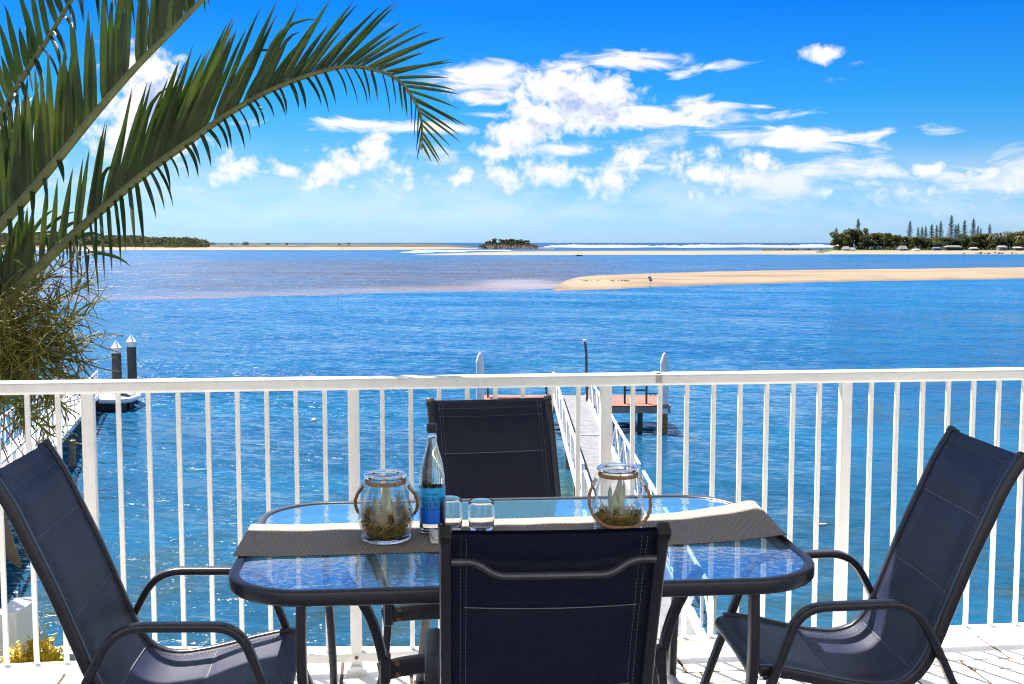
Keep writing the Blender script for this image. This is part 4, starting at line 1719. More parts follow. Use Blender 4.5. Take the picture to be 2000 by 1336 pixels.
hx = lambda x: 1560 + x / 4.545
hyy = lambda y: 400 + y / 4.545
pines = [(320, 203, 58, 'slim pine alone at the seaward tip of the headland'), (430, 205, 40, 'thin pine between the seaward tip and the first tall pine'),
         (512, 122, 60, 'tall pine rising from the clump at the seaward end of the headland'), (970, 142, 52, 'tall lone pine standing apart over the low trees'),
         (1043, 200, 40, 'short pine at the seaward end of the middle row'), (1078, 193, 44, 'short bushy pine second along the middle row'), (1110, 187, 40, 'narrow pine third along the middle row'),
         (1163, 173, 56, 'broad dark pine in the middle row'), (1207, 176, 44, 'narrow pine just before the tall slim one in the middle row'), (1242, 143, 50, 'tall slim pine ending the middle row'),
         (1335, 93, 62, 'tallest pine on the headland'), (1376, 172, 46, 'shorter pine close beside the tallest pine'), (1398, 165, 44, 'leaning short pine next after the tallest pine pair'),
         (1452, 138, 58, 'tall full pine midway between the tallest pine and the next tall one'), (1530, 120, 56, 'second tallest pine toward the palms'),
         (1572, 183, 40, 'small pine just after the second tallest pine'), (1597, 208, 34, 'smallest pine before the palms'), (1675, 170, 46, 'pine standing next to the palms')]
for i, (x, y, wpx, lab_) in enumerate(pines):
    far_tree('pine', 'pine_tree', hx(x), hyy(y), 800 + (i * 37) % 60, 2.2, wpx / 4.545 * 1.45, lab_, 'pine tree', 'tall pines on the headland', i % 3, M_pine)
broads = [(350, 228, 110), (405, 262, 90), (470, 195, 110), (540, 185, 105), (600, 255, 110), (660, 240, 130), (740, 232, 140), (830, 232, 130), (905, 262, 110), (985, 280, 110), (1050, 272, 110), (1120, 283, 110), (1200, 280, 130), (1285, 278, 120), (1370, 290, 120), (1450, 290, 110), (1520, 250, 140), (1600, 243, 140), (1680, 285, 110), (1760, 265, 120), (1850, 262, 130), (1930, 235, 150), (2020, 215, 160)]
bl = ['airy grey tree at the seaward tip of the headland', 'low tree beside the white tent at the seaward tip of the headland', 'spreading tree under the first tall pine of the headland', 'flat topped tree behind the first tall pine of the headland', 'low dark tree just inland of the first tall pine',
      'rounded tree second inland of the first tall pine', 'broad rounded tree between the first tall pine and the peaked white tent', 'thick rounded tree behind the gap before the peaked white tent', 'tree directly behind the peaked white tent', 'low tree below the tall lone pine',
      'small tree behind the low tan hut', 'low tree between the tan hut and the dark blue hut', 'wide tree behind the dark blue hut', 'tree behind the seaward end of the wide dark shelter', 'lowest tree directly behind the wide dark shelter',
      'tree behind the landward end of the wide dark shelter', 'tall rounded tree below the second tallest pine', 'tall rounded tree behind the dark hut before the palms', 'low tree under the palm nearest the pines', 'tree behind the middle palm', 'tree behind the pale caravan', 'high tree crowding the landward end of the headland', 'last high tree at the landward edge of the view']
for i, (x, y, wpx) in enumerate(broads):
    lab_ = bl[i]
    far_tree('broad', 'leafy_tree', hx(x), hyy(y), 775 + (i * 53) % 40, 1.8, wpx / 4.545 * 1.35, lab_, 'tree', 'leafy trees along the headland', 20 + i % 4, M_leafA if i % 3 else M_leafB)
for i, (x, y, wpx, lab_) in enumerate(((1710, 205, 100, 'palm nearest the pines on the headland'), (1770, 196, 100, 'middle palm of the headland group'), (1832, 186, 110, 'tallest palm of the headland group'), (1965, 235, 110, 'low spreading palm at the landward end of the headland'))):
    far_tree('palm', 'palm_tree', hx(x), hyy(y), 768, 2.0, wpx / 4.545, lab_, 'palm tree', 'palms on the headland', 40 + i % 2, M_palmf)
# shrubs fringe at the foot of the trees
mb = MB()
rnd = random.Random(5)
for i in range(5200):
    x = rnd.uniform(300, 2500)
    z = rnd.uniform(0, 1) ** 1.5 * (7.0 if x > 560 else 2.5)
    d = rnd.uniform(790, 812)
    leaf_quad(mb, Vector(((hx(x) - CX) / F_PX * d, d, ZW + 2.0 + z)), .8, rnd)
o = mb.build('undergrowth', M_leafA, None, smooth=False, kind='stuff', label='dark undergrowth beneath the trees along the headland')


# huts, tents and vans under the trees
def hut(x0, x1, ytop, ybase, d, wall_c, roof_c, label, name='holiday_hut', cat='hut', tent=False):
    xa, xb = (hx(x0) - CX) / F_PX * d, (hx(x1) - CX) / F_PX * d
    zb = ZW + 1.7
    h = (ybase - ytop) / 4.545 / F_PX * d * 1.0
    t_ = thing(name, label, cat, ((xa + xb) / 2, d, zb))
    w_ = xb - xa
    wm_ = mat('hut_wall_' + str(wall_c), wall_c, .7)
    rm_ = mat('hut_roof_' + str(roof_c), roof_c, .6)
    m_ = MB()
    wh = h * (.35 if tent else .65)
    m_.box((0, 0, wh / 2), (w_ * .94, 5, wh))
    m_.build('wall', wm_, t_, smooth=False)
    m_ = MB()
    m_.add([(-w_ / 2, -2.8, wh), (w_ / 2, -2.8, wh), (w_ / 2, 2.8, wh), (-w_ / 2, 2.8, wh), (-w_ / 2 * .7, 0, h), (w_ / 2 * .7, 0, h)], [(0, 1, 5, 4), (1, 2, 5), (2, 3, 4, 5), (3, 0, 4), (3, 2, 1, 0)])
    m_.build('roof', rm_, t_, smooth=False)
    m_ = MB()
    m_.box((w_ * .12, -2.53, wh * .45), (w_ * .16, .06, wh * .85))
    m_.build('door', mat('dark_opening', (.02, .02, .025), .5), t_, smooth=False)
    return t_


hut(378, 440, 352, 392, 758, (.15, .15, .16), (.15, .155, .165), 'small white tent at the seaward tip of the headland', 'tent', 'tent', True)
hut(440, 490, 362, 392, 759, (.15, .15, .16), (.15, .155, .165), 'second white tent just inland of the seaward tip', 'tent', 'tent', True)
hut(872, 950, 346, 392, 758, (.15, .15, .16), (.15, .155, .165), 'white peaked tent in front of the low trees', 'tent', 'tent', True)
hut(1000, 1055, 374, 392, 757, (.50, .44, .36), (.45, .40, .34), 'low tan hut beside the white peaked tent')
hut(1175, 1245, 356, 390, 762, (.03, .06, .16), (.05, .07, .14), 'dark blue hut under the middle pines')
hut(1280, 1430, 334, 382, 770, (.035, .035, .035), (.10, .12, .11), 'wide dark shelter below the tallest pine', 'picnic_shelter', 'shelter')
hut(1505, 1570, 360, 392, 760, (.04, .04, .05), (.20, .20, .21), 'dark hut beneath the leafy trees before the palms')
hut(1750, 1825, 344, 392, 760, (.15, .15, .16), (.15, .155, .165), 'pale caravan among the palms', 'caravan', 'caravan')
hut(1890, 1960, 358, 396, 758, (.05, .05, .06), (.22, .2, .18), 'dark hut at the landward palms')
# dark rock revetment
mb = MB()
rnd = random.Random(3)
for i in range(150):
    x = rnd.uniform(1870, 2330)
    d = dist_of(496.2) + rnd.uniform(-6, 2)
    s_ = rnd.uniform(.5, 1.1)
    M_ = Matrix.Rotation(rnd.uniform(0, 3), 3, 'Z') @ Matrix.Rotation(rnd.uniform(-.5, .5), 3, 'X')
    mb.box(((x - CX) / F_PX * d, d, ZW + rnd.uniform(.0, .8)), (1.6 * s_, 1.2 * s_, s_), M=M_, bevel=.2)
mb.build('rocks', M_rock, None, smooth=False, kind='stuff', label='low line of dark rocks along the headland beach')
mb = MB()
for i in range(120):
    x = rnd.uniform(1490, 1622)
    d = 1010 + rnd.uniform(-10, 10)
    s_ = rnd.uniform(.7, 1.6)
    M_ = Matrix.Rotation(rnd.uniform(0, 3), 3, 'Z') @ Matrix.Rotation(rnd.uniform(-.5, .5), 3, 'X')
    mb.box(((x - CX) / F_PX * d, d, ZW + rnd.uniform(.0, .9)), (1.9 * s_, 1.4 * s_, s_), M=M_, bevel=.2)
mb.build('rocks', M_rock, None, smooth=False, kind='stuff', label='dark rocks running out to sea from the headland tip')

# far wood on the left
mb = MB()
rnd = random.Random(11)
wood_top = [(-260, 452), (0, 455), (100, 456), (160, 458.5), (190, 460), (240, 459), (280, 460), (310, 464), (345, 463), (385, 465), (404, 468.5), (412, 475)]
for i in range(26000):
    x = rnd.uniform(-260, 411)
    yt = interp(x, wood_top) + wob(x, 3.1, .8) + wob(x, 7.7, .8, 1) + 1
    y = yt + (485.0 - yt) * rnd.uniform(0, 1) ** .8
    d = 1235 + 25 * (y - yt) / 10 * -1 + rnd.uniform(0, 45) + 15
    leaf_quad(mb, Vector(((x - CX) / F_PX * d, d, H - (y - HY) / F_PX * d)), rnd.uniform(.9, 2.0), rnd)
# tree tops standing up out of the wood
for i in range(240):
    x = rnd.uniform(-260, 408)
    yt = interp(x, wood_top) + rnd.uniform(-.9, .8)
    d = 1262 + rnd.uniform(0, 30)
    p = Vector(((x - CX) / F_PX * d, d, H - (yt - HY) / F_PX * d))
    for j in range(24):
        t_ = rnd.random()
        leaf_quad(mb, p - Vector((rnd.gauss(0, 1) * 2.0 * t_, rnd.gauss(0, 1) * 2 * t_, t_ * 6)), .75, rnd)
mb.build('far_wood', M_leafC, None, smooth=False, kind='stuff', label='dark wood covering the low hill on the far left shore')


def bush(px_, yt, yb, wpx, d, label, seed, group=None):
    rnd = random.Random(seed)
    zb = H - (yb - HY) / F_PX * d
    h = (yb - yt) / F_PX * d
    w_ = wpx / F_PX * d
    m_ = MB()
    for i in range(260):
        v_ = Vector((rnd.gauss(0, 1), rnd.gauss(0, 1), rnd.gauss(0, 1))).normalized() * rnd.uniform(.5, 1) ** .5
        leaf_quad(m_, Vector((v_.x * w_ / 2, v_.y * w_ / 2, h * .52 + v_.z * h * .5)), h * .12, rnd)
    t_ = thing('bush', label, 'bush', ((px_ - CX) / F_PX * d, d, zb), 0, group)
    m_.build('foliage', M_leafC, t_, smooth=False)
    m_ = MB()
    m_.tube([(0, 0, -.2), (0, 0, h * .5)], h * .05, 5)
    m_.build('stem', M_bark, t_)


bush(417, 473.5, 480, 12, 1290, 'dark bush at the end of the far wood', 1, 'bushes on the far dunes')
bush(454, 475, 479.5, 7, 1300, 'small bush on the far dunes near the wood', 2, 'bushes on the far dunes')
bush(481.5, 472, 479.5, 13, 1300, 'largest round bush alone on the far dunes', 3, 'bushes on the far dunes')
bush(525, 474.5, 479, 8, 1300, 'small bush on the dunes just past the largest one', 4, 'bushes on the far dunes')
bush(562, 474.5, 479, 6, 1300, 'tiny bush midway along the far dunes', 5, 'bushes on the far dunes')
bush(665, 476, 481, 7, 1280, 'small dark bush behind the two walkers', 6, 'bushes on the far dunes')
bush(682, 474, 478.5, 5, 1320, 'tiny high bush on the dunes above the walkers', 7, 'bushes on the far dunes')

# the islet off the river mouth
isl = thing('islet', 'rocky scrub covered islet in front of the breakers', 'islet', ((997 - CX) / F_PX * 1330, 1330, ZW))
mb = MB()
top = [(932, 0), (936, 2.5), (950, 4.5), (975, 5.6), (1000, 5.8), (1020, 5.0), (1040, 3.6), (1052, 2.2), (1064, .9), (1082, .3), (1086, -.1)]
g = []
for i in range(60):
    x = 930 + 157 * i / 59
    h = max(-.3, interp(x, top) + wob(x, 3.0, .35))
    row = []
    for j in range(7):
        s_ = j / 6
        row.append(((x - CX) / F_PX * 1330 - isl.location.x, (s_ - .5) * 36, -.3 + (h + .3) * max(0, sin(pi * s_)) ** .6 * (1 + .12 * sin(i * 1.7 + j * 2.1))))
    g.append(row)
mb.grid(g)
mb.build('rock_mass', M_rock, isl, angle=20)
mb = MB()
rnd = random.Random(21)
for i in range(2600):
    x = rnd.uniform(936, 1050)
    h = interp(x, top)
    z = h * rnd.uniform(.35, 1.12) + rnd.uniform(0, 1.2)
    leaf_quad(mb, Vector(((x - CX) / F_PX * 1330 - isl.location.x, rnd.uniform(-16, 4), z)), rnd.uniform(.5, 1.0), rnd)
mb.build('scrub', M_leafC, isl, smooth=False, kind='stuff')
for (x, yt, wpx, lab_) in ((951, 469.5, 7, 'first small rounded tree at the lower end of the islet'), (957, 469, 6, 'second small tree at the lower end of the islet'), (964.5, 464.5, 10, 'tall round tree on the islet'), (980, 466, 14, 'wide tree beside the tall round one on the islet'),
                           (992, 465.5, 14, 'bushy tree on the crest of the islet'), (1001, 465.5, 15, 'dense tree in the middle of the islet crest'), (1012, 466.5, 14, 'low tree past the middle of the islet crest'), (1026, 468, 14, 'flat topped tree at the seaward end of the islet')):
    far_tree('broad', 'islet_tree', x, yt, 1328, 3.2, wpx * 1.25, lab_, 'tree', 'trees on the islet', 20 + int(x) % 4, M_leafA)

# breakers: rows of white water beyond the bar
M_foam = mat('white_surf', (.62, .64, .66), .9, var=.12, vscale=.08, spec=.2)
rnd = random.Random(9)


def breaker(x0, x1, yc, hgt, label, seed):
    rnd = random.Random(seed)
    m_ = MB()
    d = dist_of(yc)
    n_ = max(8, int((x1 - x0) / 3))
    g_ = []
    for i in range(n_ + 1):
        x = x0 + (x1 - x0) * i / n_
        e = min(1, min(i, n_ - i) / 5)
        h = hgt * e * (.55 + .45 * abs(sin(x / 23 + seed) * sin(x / 61 + 2 * seed))) * rnd.uniform(.75, 1.15)
        dep = hgt * 5 * (.7 + .5 * sin(x / 31 + seed)) * e
        dd = d + wob(x, 40, 12, seed)
        X_ = (x - CX) / F_PX * dd
        g_.append([(X_, dd - dep, ZW - .05), (X_, dd - dep * .5, ZW + h * .55), (X_, dd - dep * .1, ZW + h), (X_, dd + 2, ZW - .1)])
    m_.grid(g_)
    o_ = m_.build('breaker', M_foam, None, angle=70)
    tag(o_, label, 'wave', 'breakers beyond the river mouth')


breaker(1060, 1300, 482.8, 3.6, 'long white breaker just right of the islet', 1)
breaker(1270, 1640, 482.7, 3.8, 'long white breaker running toward the headland tip', 2)
breaker(1090, 1240, 480.0, 2.4, 'thin far breaker beyond the islet rocks', 3)
breaker(1330, 1500, 479.7, 2.4, 'thin far breaker midway between islet and headland', 4)
breaker(1540, 1660, 480.3, 3.0, 'far breaker breaking behind the headland tip', 5)
breaker(845, 905, 481.6, 2.0, 'small breaker just left of the islet', 6)
breaker(800, 915, 490.8, .9, 'broken white wash on the near side of the river mouth', 7)
breaker(880, 1000, 489.3, .7, 'thin white wash in front of the islet', 8)
breaker(780, 850, 492.8, .7, 'low white wash at the end of the thin sand bar', 9)
breaker(130, 190, 489.8, .4, 'thin white wash along the beach below the far wood', 10)

# channel marker and birds on the sandbank
q = on_z(1270, 557.5, ZW + .3)
mk = thing('channel_marker', 'pole with small boards standing on the sandbank', 'marker', q)
mb = MB()
mb.tube([(0, 0, -.3), (0, 0, 1.45)], .03, 6)
mb.build('pole', M_darkpost, mk)
for zz, xx in ((1.25, -.12), (.85, .05)):
    mb = MB()
    mb.box((xx, -.06, zz), (.5, .04, .34), bevel=.01)
    mb.build('board', mat('marker_board', (.22, .20, .22), .6), mk)
bm2 = bird_mesh(.75)
MATS['dark_bird'] = mat('dark_bird', (.05, .045, .04), .8)
bm3 = bm2.copy()
bm3.materials.clear()
bm3.materials.append(MATS['dark_bird'])
rnd = random.Random(2)
for i in range(22):
    px_ = rnd.choice((rnd.uniform(1138, 1170), rnd.uniform(1160, 1230)))
    q = on_z(px_, 549.5 + rnd.uniform(-1.2, 1.2) - (px_ - 1140) * .012, ZW + .38)
    o = link('shorebird', bm3, None, q)
    o.rotation_euler = (0, 0, rnd.uniform(0, 6))
    tag(o, 'tiny dark shorebird resting in the flock on the sandbank', 'bird', 'shorebirds resting on the sandbank')


# small figures far away
def person(name, loc, label, shirt, trousers, seated=False, rz=0.0):
    t_ = thing(name, label, 'person', loc, rz)
    m_ = MB()
    if not seated:
        m_.tube([(-.09, 0, 0), (-.09, .02, .45), (-.07, 0, .88)], .075, 7, [.7, .8, 1.1])
        m_.tube([(.09, .05, 0), (.10, -.02, .45), (.07, 0, .88)], .075, 7, [.7, .8, 1.1])
        z0 = .86
    else:
        m_.tube([(-.1, -.42, .05), (-.1, -.42, .42), (-.08, 0, .45)], .075, 7, [.7, .9, 1.1])
        m_.tube([(.1, -.42, .05), (.1, -.42, .42), (.08, 0, .45)], .075, 7, [.7, .9, 1.1])
        z0 = .42
    m_.cur = 1
    m_.tube([(0, 0, z0 - .03), (0, 0, z0 + .2), (0, .01, z0 + .45), (0, 0, z0 + .56)], .15, 9, [1.0, .9, 1.25, .4])
    m_.tube([(-.17, 0, z0 + .5), (-.24, .02, z0 + .25), (-.22, -.06, z0)], .045, 6)
    m_.tube([(.17, 0, z0 + .5), (.24, .02, z0 + .25), (.22, -.06, z0)], .045, 6)
    m_.cur = 2
    m_.lathe([(0, z0 + .56), (.05, z0 + .57), (.055, z0 + .62), (.085, z0 + .68), (.095, z0 + .74), (.08, z0 + .81), (0, z0 + .85)], 10)
    m_.build('body', [mat('cloth_' + str(trousers), trousers, .8), mat('cloth_' + str(shirt), shirt, .8), mat('skin', (.35, .2, .14), .6)], t_, angle=60)


for (px_, lab_, s_, tq) in ((668, 'person in dark clothes walking on the far beach', (.05, .05, .07), (.04, .04, .05)), (672, 'person in pale top walking beside the dark one on the far beach', (.4, .36, .34), (.06, .06, .09)), (688.5, 'person in dark red top walking alone on the far beach', (.16, .05, .05), (.05, .05, .06))):
    d = dist_of(interp(px_, lf)) + 22
    person('person', ((px_ - CX) / F_PX * d, d, ZW + .55), lab_, s_, tq)
q = on_z(1131, 500, ZW)
dh = thing('dinghy', 'small dark open boat drifting off the thin sand bar', 'boat', (q.x, q.y, ZW))
mb = MB()
g = []
for i in range(9):
    t = i / 8
    x = -1.7 + 3.4 * t
    w_ = .72 * (1 - max(0, (t - .45) / .55) ** 2.2) + .02
    kz = -.15 + .35 * max(0, t - .6)
    zt = .45 + .18 * t * t
    g.append([(x, -w_, zt), (x, -w_ * .8, kz + .12), (x, 0, kz), (x, w_ * .8, kz + .12), (x, w_, zt), (x, w_ * .9, zt), (x, w_ * .7, kz + .2), (x, 0, kz + .1), (x, -w_ * .7, kz + .2), (x, -w_ * .9, zt), (x, -w_, zt)])
mb.grid(g)
mb.add([g[0][0], g[0][2], g[0][4]], [(0, 1, 2)])
mb.build('hull', mat('dark_hull', (.04, .05, .07), .5), dh)
mb = MB()
mb.box((-1.8, 0, .55), (.28, .3, .45), bevel=.05)
mb.box((-1.82, 0, .1), (.1, .1, .6))
mb.build('outboard_motor', M_plastic, dh)
person('person', (q.x - .6, q.y, ZW + .12), 'person in dark clothes sitting in the small boat', (.04, .04, .05), (.03, .03, .04), True, R(80))

# ================================================================== PALM IN FRONT OF THE RAILING
M_leaflet = mat('palm_leaflet', (.030, .054, .011), .30, var=.35, vscale=5, spec=.36, trans=.30, second=(.10, .10, .022), second_scale=2.5, second_amt=.55)
k = NT(M_leaflet.node_tree)
b = M_leaflet.node_tree.nodes['Principled BSDF']
al = k.n('ShaderNodeAttribute', attribute_name='along').outputs['Fac']
an = k.noise(k.n('ShaderNodeTexCoord').outputs['Object'], 7, 3, .6)
dryf = k.smooth(k.math('MULTIPLY_ADD', k.math('SUBTRACT', an, .5), .9, al), .86, 1.08)
src = b.inputs['Base Color'].links[0].from_socket
k.put(b.inputs['Base Color'], k.mix(dryf, src, (.20, .12, .05)))
M_rachis = mat('palm_rachis', (.13, .14, .045), .5, var=.2, vscale=10, second=(.20, .17, .08), second_scale=4, second_amt=.6)
M_ptrunk = mat('palm_trunk', (.17, .12, .075), .9, var=.3, vscale=6, bump=.7, bscale=14, second=(.28, .21, .14), second_scale=3)
M_dry = mat('dry_leaf', (.42, .30, .15), .7, var=.3, vscale=8, trans=.2)
M_straw = mat('olive_flower_stalk', (.17, .165, .030), .6, var=.45, vscale=3, second=(.15, .065, .018), second_scale=5, second_amt=.7)
palm_base = Vector((-3.35, 6.3, ZG))
palm = thing('palm_tree', 'large feather palm with arching fronds beside the balcony railing', 'palm tree', palm_base)
crown_p = at(-135, 735, 6.3)
mb = MB()
tp = spline([palm_base + Vector((.1, .1, -.1)), palm_base + Vector((.06, .05, 2.0)), (crown_p.x - .02, 6.3, -.6), tuple(crown_p)], 40)
mb.tube(tp, .13, 14, [1.15 - .35 * i / 39 + (.05 if i % 2 else 0) for i in range(40)])
mb.build('trunk', M_ptrunk, palm, world=True)
# green crownshaft that the fronds spring from
mb = MB()
mb.tube(spline([tuple(crown_p), at(-138, 680, 6.26), at(-142, 620, 6.24), at(-146, 570, 6.22)], 12), .115, 12, [1.0, 1.06, 1.04, 1.0, .95, .88, .8, .7, .6, .48, .36, .2])
mb.build('crownshaft', M_rachis, palm, world=True)
# old leaf base leaning out from the trunk
mb = MB()
pth = spline([at(-120, 820, 6.2), at(-40, 960, 6.1), at(0, 1045, 6.05), at(40, 1108, 6.0)], 14)
mb.sweep(pth, rrect(.20, .05, .02, 2), side=(.8, .2, .5), scales=[1.1, 1.15, 1.15, 1.1, 1.05, 1, .9, .85, .8, .7, .6, .45, .3, .1])
mb.build('old_leaf_base', M_ptrunk, palm, world=True)
leaf_total = [0]


def leaflet_mesh(path, width, normal_hint, fold=.25):
    n_ = len(path)
    m_ = MB()
    rows_ = []
    for i, p in enumerate(path):
        t_ = i / (n_ - 1)
        tq = (path[min(i + 1, n_ - 1)] - path[max(i - 1, 0)]).normalized()
        sd = tq.cross(normal_hint)
        if sd.length < 1e-4:
            sd = tq.cross(Vector((1, 0, 0)))
        sd.normalize()
        nn = sd.cross(tq)
        w_ = width * (.55 + .45 * min(1, t_ / .12)) * (1 - max(0, (t_ - .35) / .65) ** 1.8) * .5 + .0004
        rows_.append([p - sd * w_ + nn * (w_ * fold), p, p + sd * w_ + nn * (w_ * fold)])
    m_.grid(rows_)
    return m_


def frond(path, n_up, n_low, len_up, len_low, phi, width, droop=.12, rad=.022, seed=0, t0=.04, low_t=(.2, 1.0), m_leaf=None, name='frond', up_side=True, depth=.25):
    """path: rachis points from base to tip; leaflets on the upper and on the hanging side"""
    rnd = random.Random(seed)
    R_ = spline(path, 80)
    m_ = MB()
    m_.sweep(R_, [(x * 1.0, y * 1.25) for x, y in circ(1, 8)], side=(0, 1, 0), scales=[rad * (1 - .86 * (i / 79) ** .9) for i in range(80)])
    fo = m_.build(name, M_rachis, palm, world=True)
    o_ = parent_loc(fo)
    m_leaf = m_leaf or M_leaflet

    def frame(t_):
        i = min(78, max(1, int(t_ * 79)))
        p = R_[i].lerp(R_[i + 1], t_ * 79 - int(t_ * 79)) if int(t_ * 79) == i else R_[i]
        tq = (R_[min(79, i + 2)] - R_[max(0, i - 2)]).normalized()
        nn = Vector((-tq.z, 0, tq.x)).normalized()      # upper side in the frond's plane
        return p, tq, nn

    def put(p, d, L_, w_, grav, hint, bend=0.0):
        pts = []
        q = p.copy()
        dd = d.normalized()
        st = 8
        kink = rnd.uniform(.5, 2.2) if rnd.random() < (.22 if p.x < -1.55 else .07) else 0.0      # some tips are bent over
        kat = rnd.choice((4, 5, 6, 6, 7))
        for i in range(st + 1):
            pts.append(q.copy())
            g_ = grav * (i / st) ** 1.5 * 1.6 + (kink if i >= kat else 0.0)
            dd = (dd + Vector((bend * .1, 0, -g_ * .35))).normalized()
            q += dd * (L_ / st)
        mm = leaflet_mesh(pts, w_, hint)
        lme = mm.mesh('leaflet', m_leaf, True, 80, o_)
        at_ = lme.attributes.new('along', 'FLOAT', 'POINT')
        at_.data.foreach_set('value', [i_ // 3 / st for i_ in range(len(lme.vertices))])
        link('leaflet', lme, fo)
        leaf_total[0] += 1

    for i in range(n_up):
        t_ = t0 + (1.0 - t0) * (i + rnd.uniform(-.2, .2)) / n_up
        t_ = min(.995, max(t0, t_))
        p, tq, nn = frame(t_)
        ph = R(phi(t_) + rnd.uniform(-4, 4))
        d = nn * cos(ph) + tq * sin(ph) + Vector((0, depth * rnd.uniform(.5, 1.3), 0))
        L_ = len_up(t_) * (rnd.uniform(.86, 1.08) if rnd.random() < .85 else rnd.uniform(.5, .8))
        if rnd.random() < (.38 if name == 'frond' and n_up > 90 and .27 < t_ < .40 else .05):
            continue
        put(p, d, L_, width(t_) * rnd.uniform(.85, 1.1), droop * rnd.uniform(.5, 1.8), Vector((.25 + rnd.uniform(-.3, .3), -1, .25)))
    for i in range(n_low):
        t_ = low_t[0] + (low_t[1] - low_t[0]) * (i + rnd.uniform(-.2, .2)) / n_low
        t_ = min(.995, max(0.02, t_))
        p, tq, nn = frame(t_)
        d = nn * -.20 + tq * (.35 if t_ > .5 else .15) + Vector((0, -.40 - rnd.uniform(0, .3), -.35 - rnd.uniform(0, .35)))
        L_ = len_low(t_) * rnd.uniform(.75, 1.15)
        put(p, d, L_, width(t_) * rnd.uniform(.45, .75), .75 * rnd.uniform(.6, 1.3), Vector((.5 + rnd.uniform(-.7, .5), -.8, .35)))
    return fo


def P3(lst):
    return [at(*q) for q in lst]


# the long frond arching across the sky
frond(P3([(-135, 720, 6.2), (-60, 650, 6.05), (0, 594, 5.9), (90, 508, 5.8), (189, 418, 5.7), (288, 335, 5.65), (373, 274, 5.6), (450, 220, 5.6), (531, 175, 5.6), (630, 139, 5.6), (693, 130, 5.6), (765, 148, 5.6), (805, 189, 5.6), (823, 234, 5.6), (823, 292, 5.6)]),
      104, 50, lambda t: interp(t, [(0, .34), (.2, .38), (.36, .44), (.46, .56), (.55, .66), (.72, .56), (.88, .36), (1, .16)]), lambda t: interp(t, [(.33, .34), (.40, .44), (.47, .42), (.53, .26), (.65, .21), (.8, .25), (.9, .22), (1, .16)]),
      lambda t: interp(t, [(0, 44), (.3, 46), (.55, 52), (.85, 55), (1, 62)]), lambda t: interp(t, [(0, .038), (.28, .036), (.34, .022), (.40, .026), (.48, .032), (.70, .030), (.85, .019), (1, .011)]), .07, .030, 1, .135, (.36, 1.0))
# the frond rising out of the top of the picture
frond(P3([(-140, 690, 6.22), (-120, 620, 6.0), (-45, 495, 5.6), (45, 392, 5.45), (117, 306, 5.35), (194, 212, 5.3), (270, 126, 5.25), (342, 54, 5.2), (400, -5, 5.2), (480, -80, 5.2), (600, -150, 5.2)]),
      62, 8, lambda t: interp(t, [(0, .3), (.3, .42), (.6, .55), (1, .5)]), lambda t: .22, lambda t: interp(t, [(0, 42), (1, 46)]), lambda t: interp(t, [(0, .036), (.7, .037), (1, .03)]), .05, .034, 2, .25, (.3, .55))
# the frond at the top corner
frond(P3([(-143, 640, 6.24), (-120, 500, 6.12), (-70, 370, 6.0), (0, 234, 5.9), (27, 180, 5.85), (90, 81, 5.8), (140, 0, 5.8), (200, -90, 5.8), (300, -200, 5.8)]),
      40, 16, lambda t: interp(t, [(0, .25), (.4, .40), (1, .45)]), lambda t: .34, lambda t: interp(t, [(0, 36), (1, 38)]), lambda t: .034, .05, .026, 3, .27, (.4, .8))
# a frond behind, hanging in from above
frond(P3([(-146, 600, 6.24), (-150, 380, 6.4), (-120, 120, 6.6), (-40, -50, 6.7), (60, -95, 6.7), (180, -110, 6.7), (300, -100, 6.7), (470, -70, 6.6), (540, -10, 6.6)]),
      0, 30, lambda t: .3, lambda t: interp(t, [(.6, .62), (.8, .58), (.9, .25), (1, .12)]), lambda t: 45, lambda t: .032, .1, .022, 4, .1, (.66, .92))
# short drooping frond low on the left
frond(P3([(-142, 680, 6.28), (-105, 600, 6.4), (-40, 520, 6.5), (50, 462, 6.5), (120, 455, 6.5), (165, 480, 6.4), (190, 510, 6.4)]),
      16, 14, lambda t: .22, lambda t: interp(t, [(0, .2), (.7, .22), (1, .16)]), lambda t: 50, lambda t: .022, .35, .018, 5, .2, (.3, 1.0))
# leaf crowding behind the long frond
frond(P3([(-142, 690, 6.28), (-95, 570, 6.5), (-30, 440, 6.6), (20, 340, 6.6), (60, 280, 6.6)]),
      26, 0, lambda t: .45, lambda t: .2, lambda t: 55, lambda t: .036, .2, .024, 6, .36, (.3, 1.0))


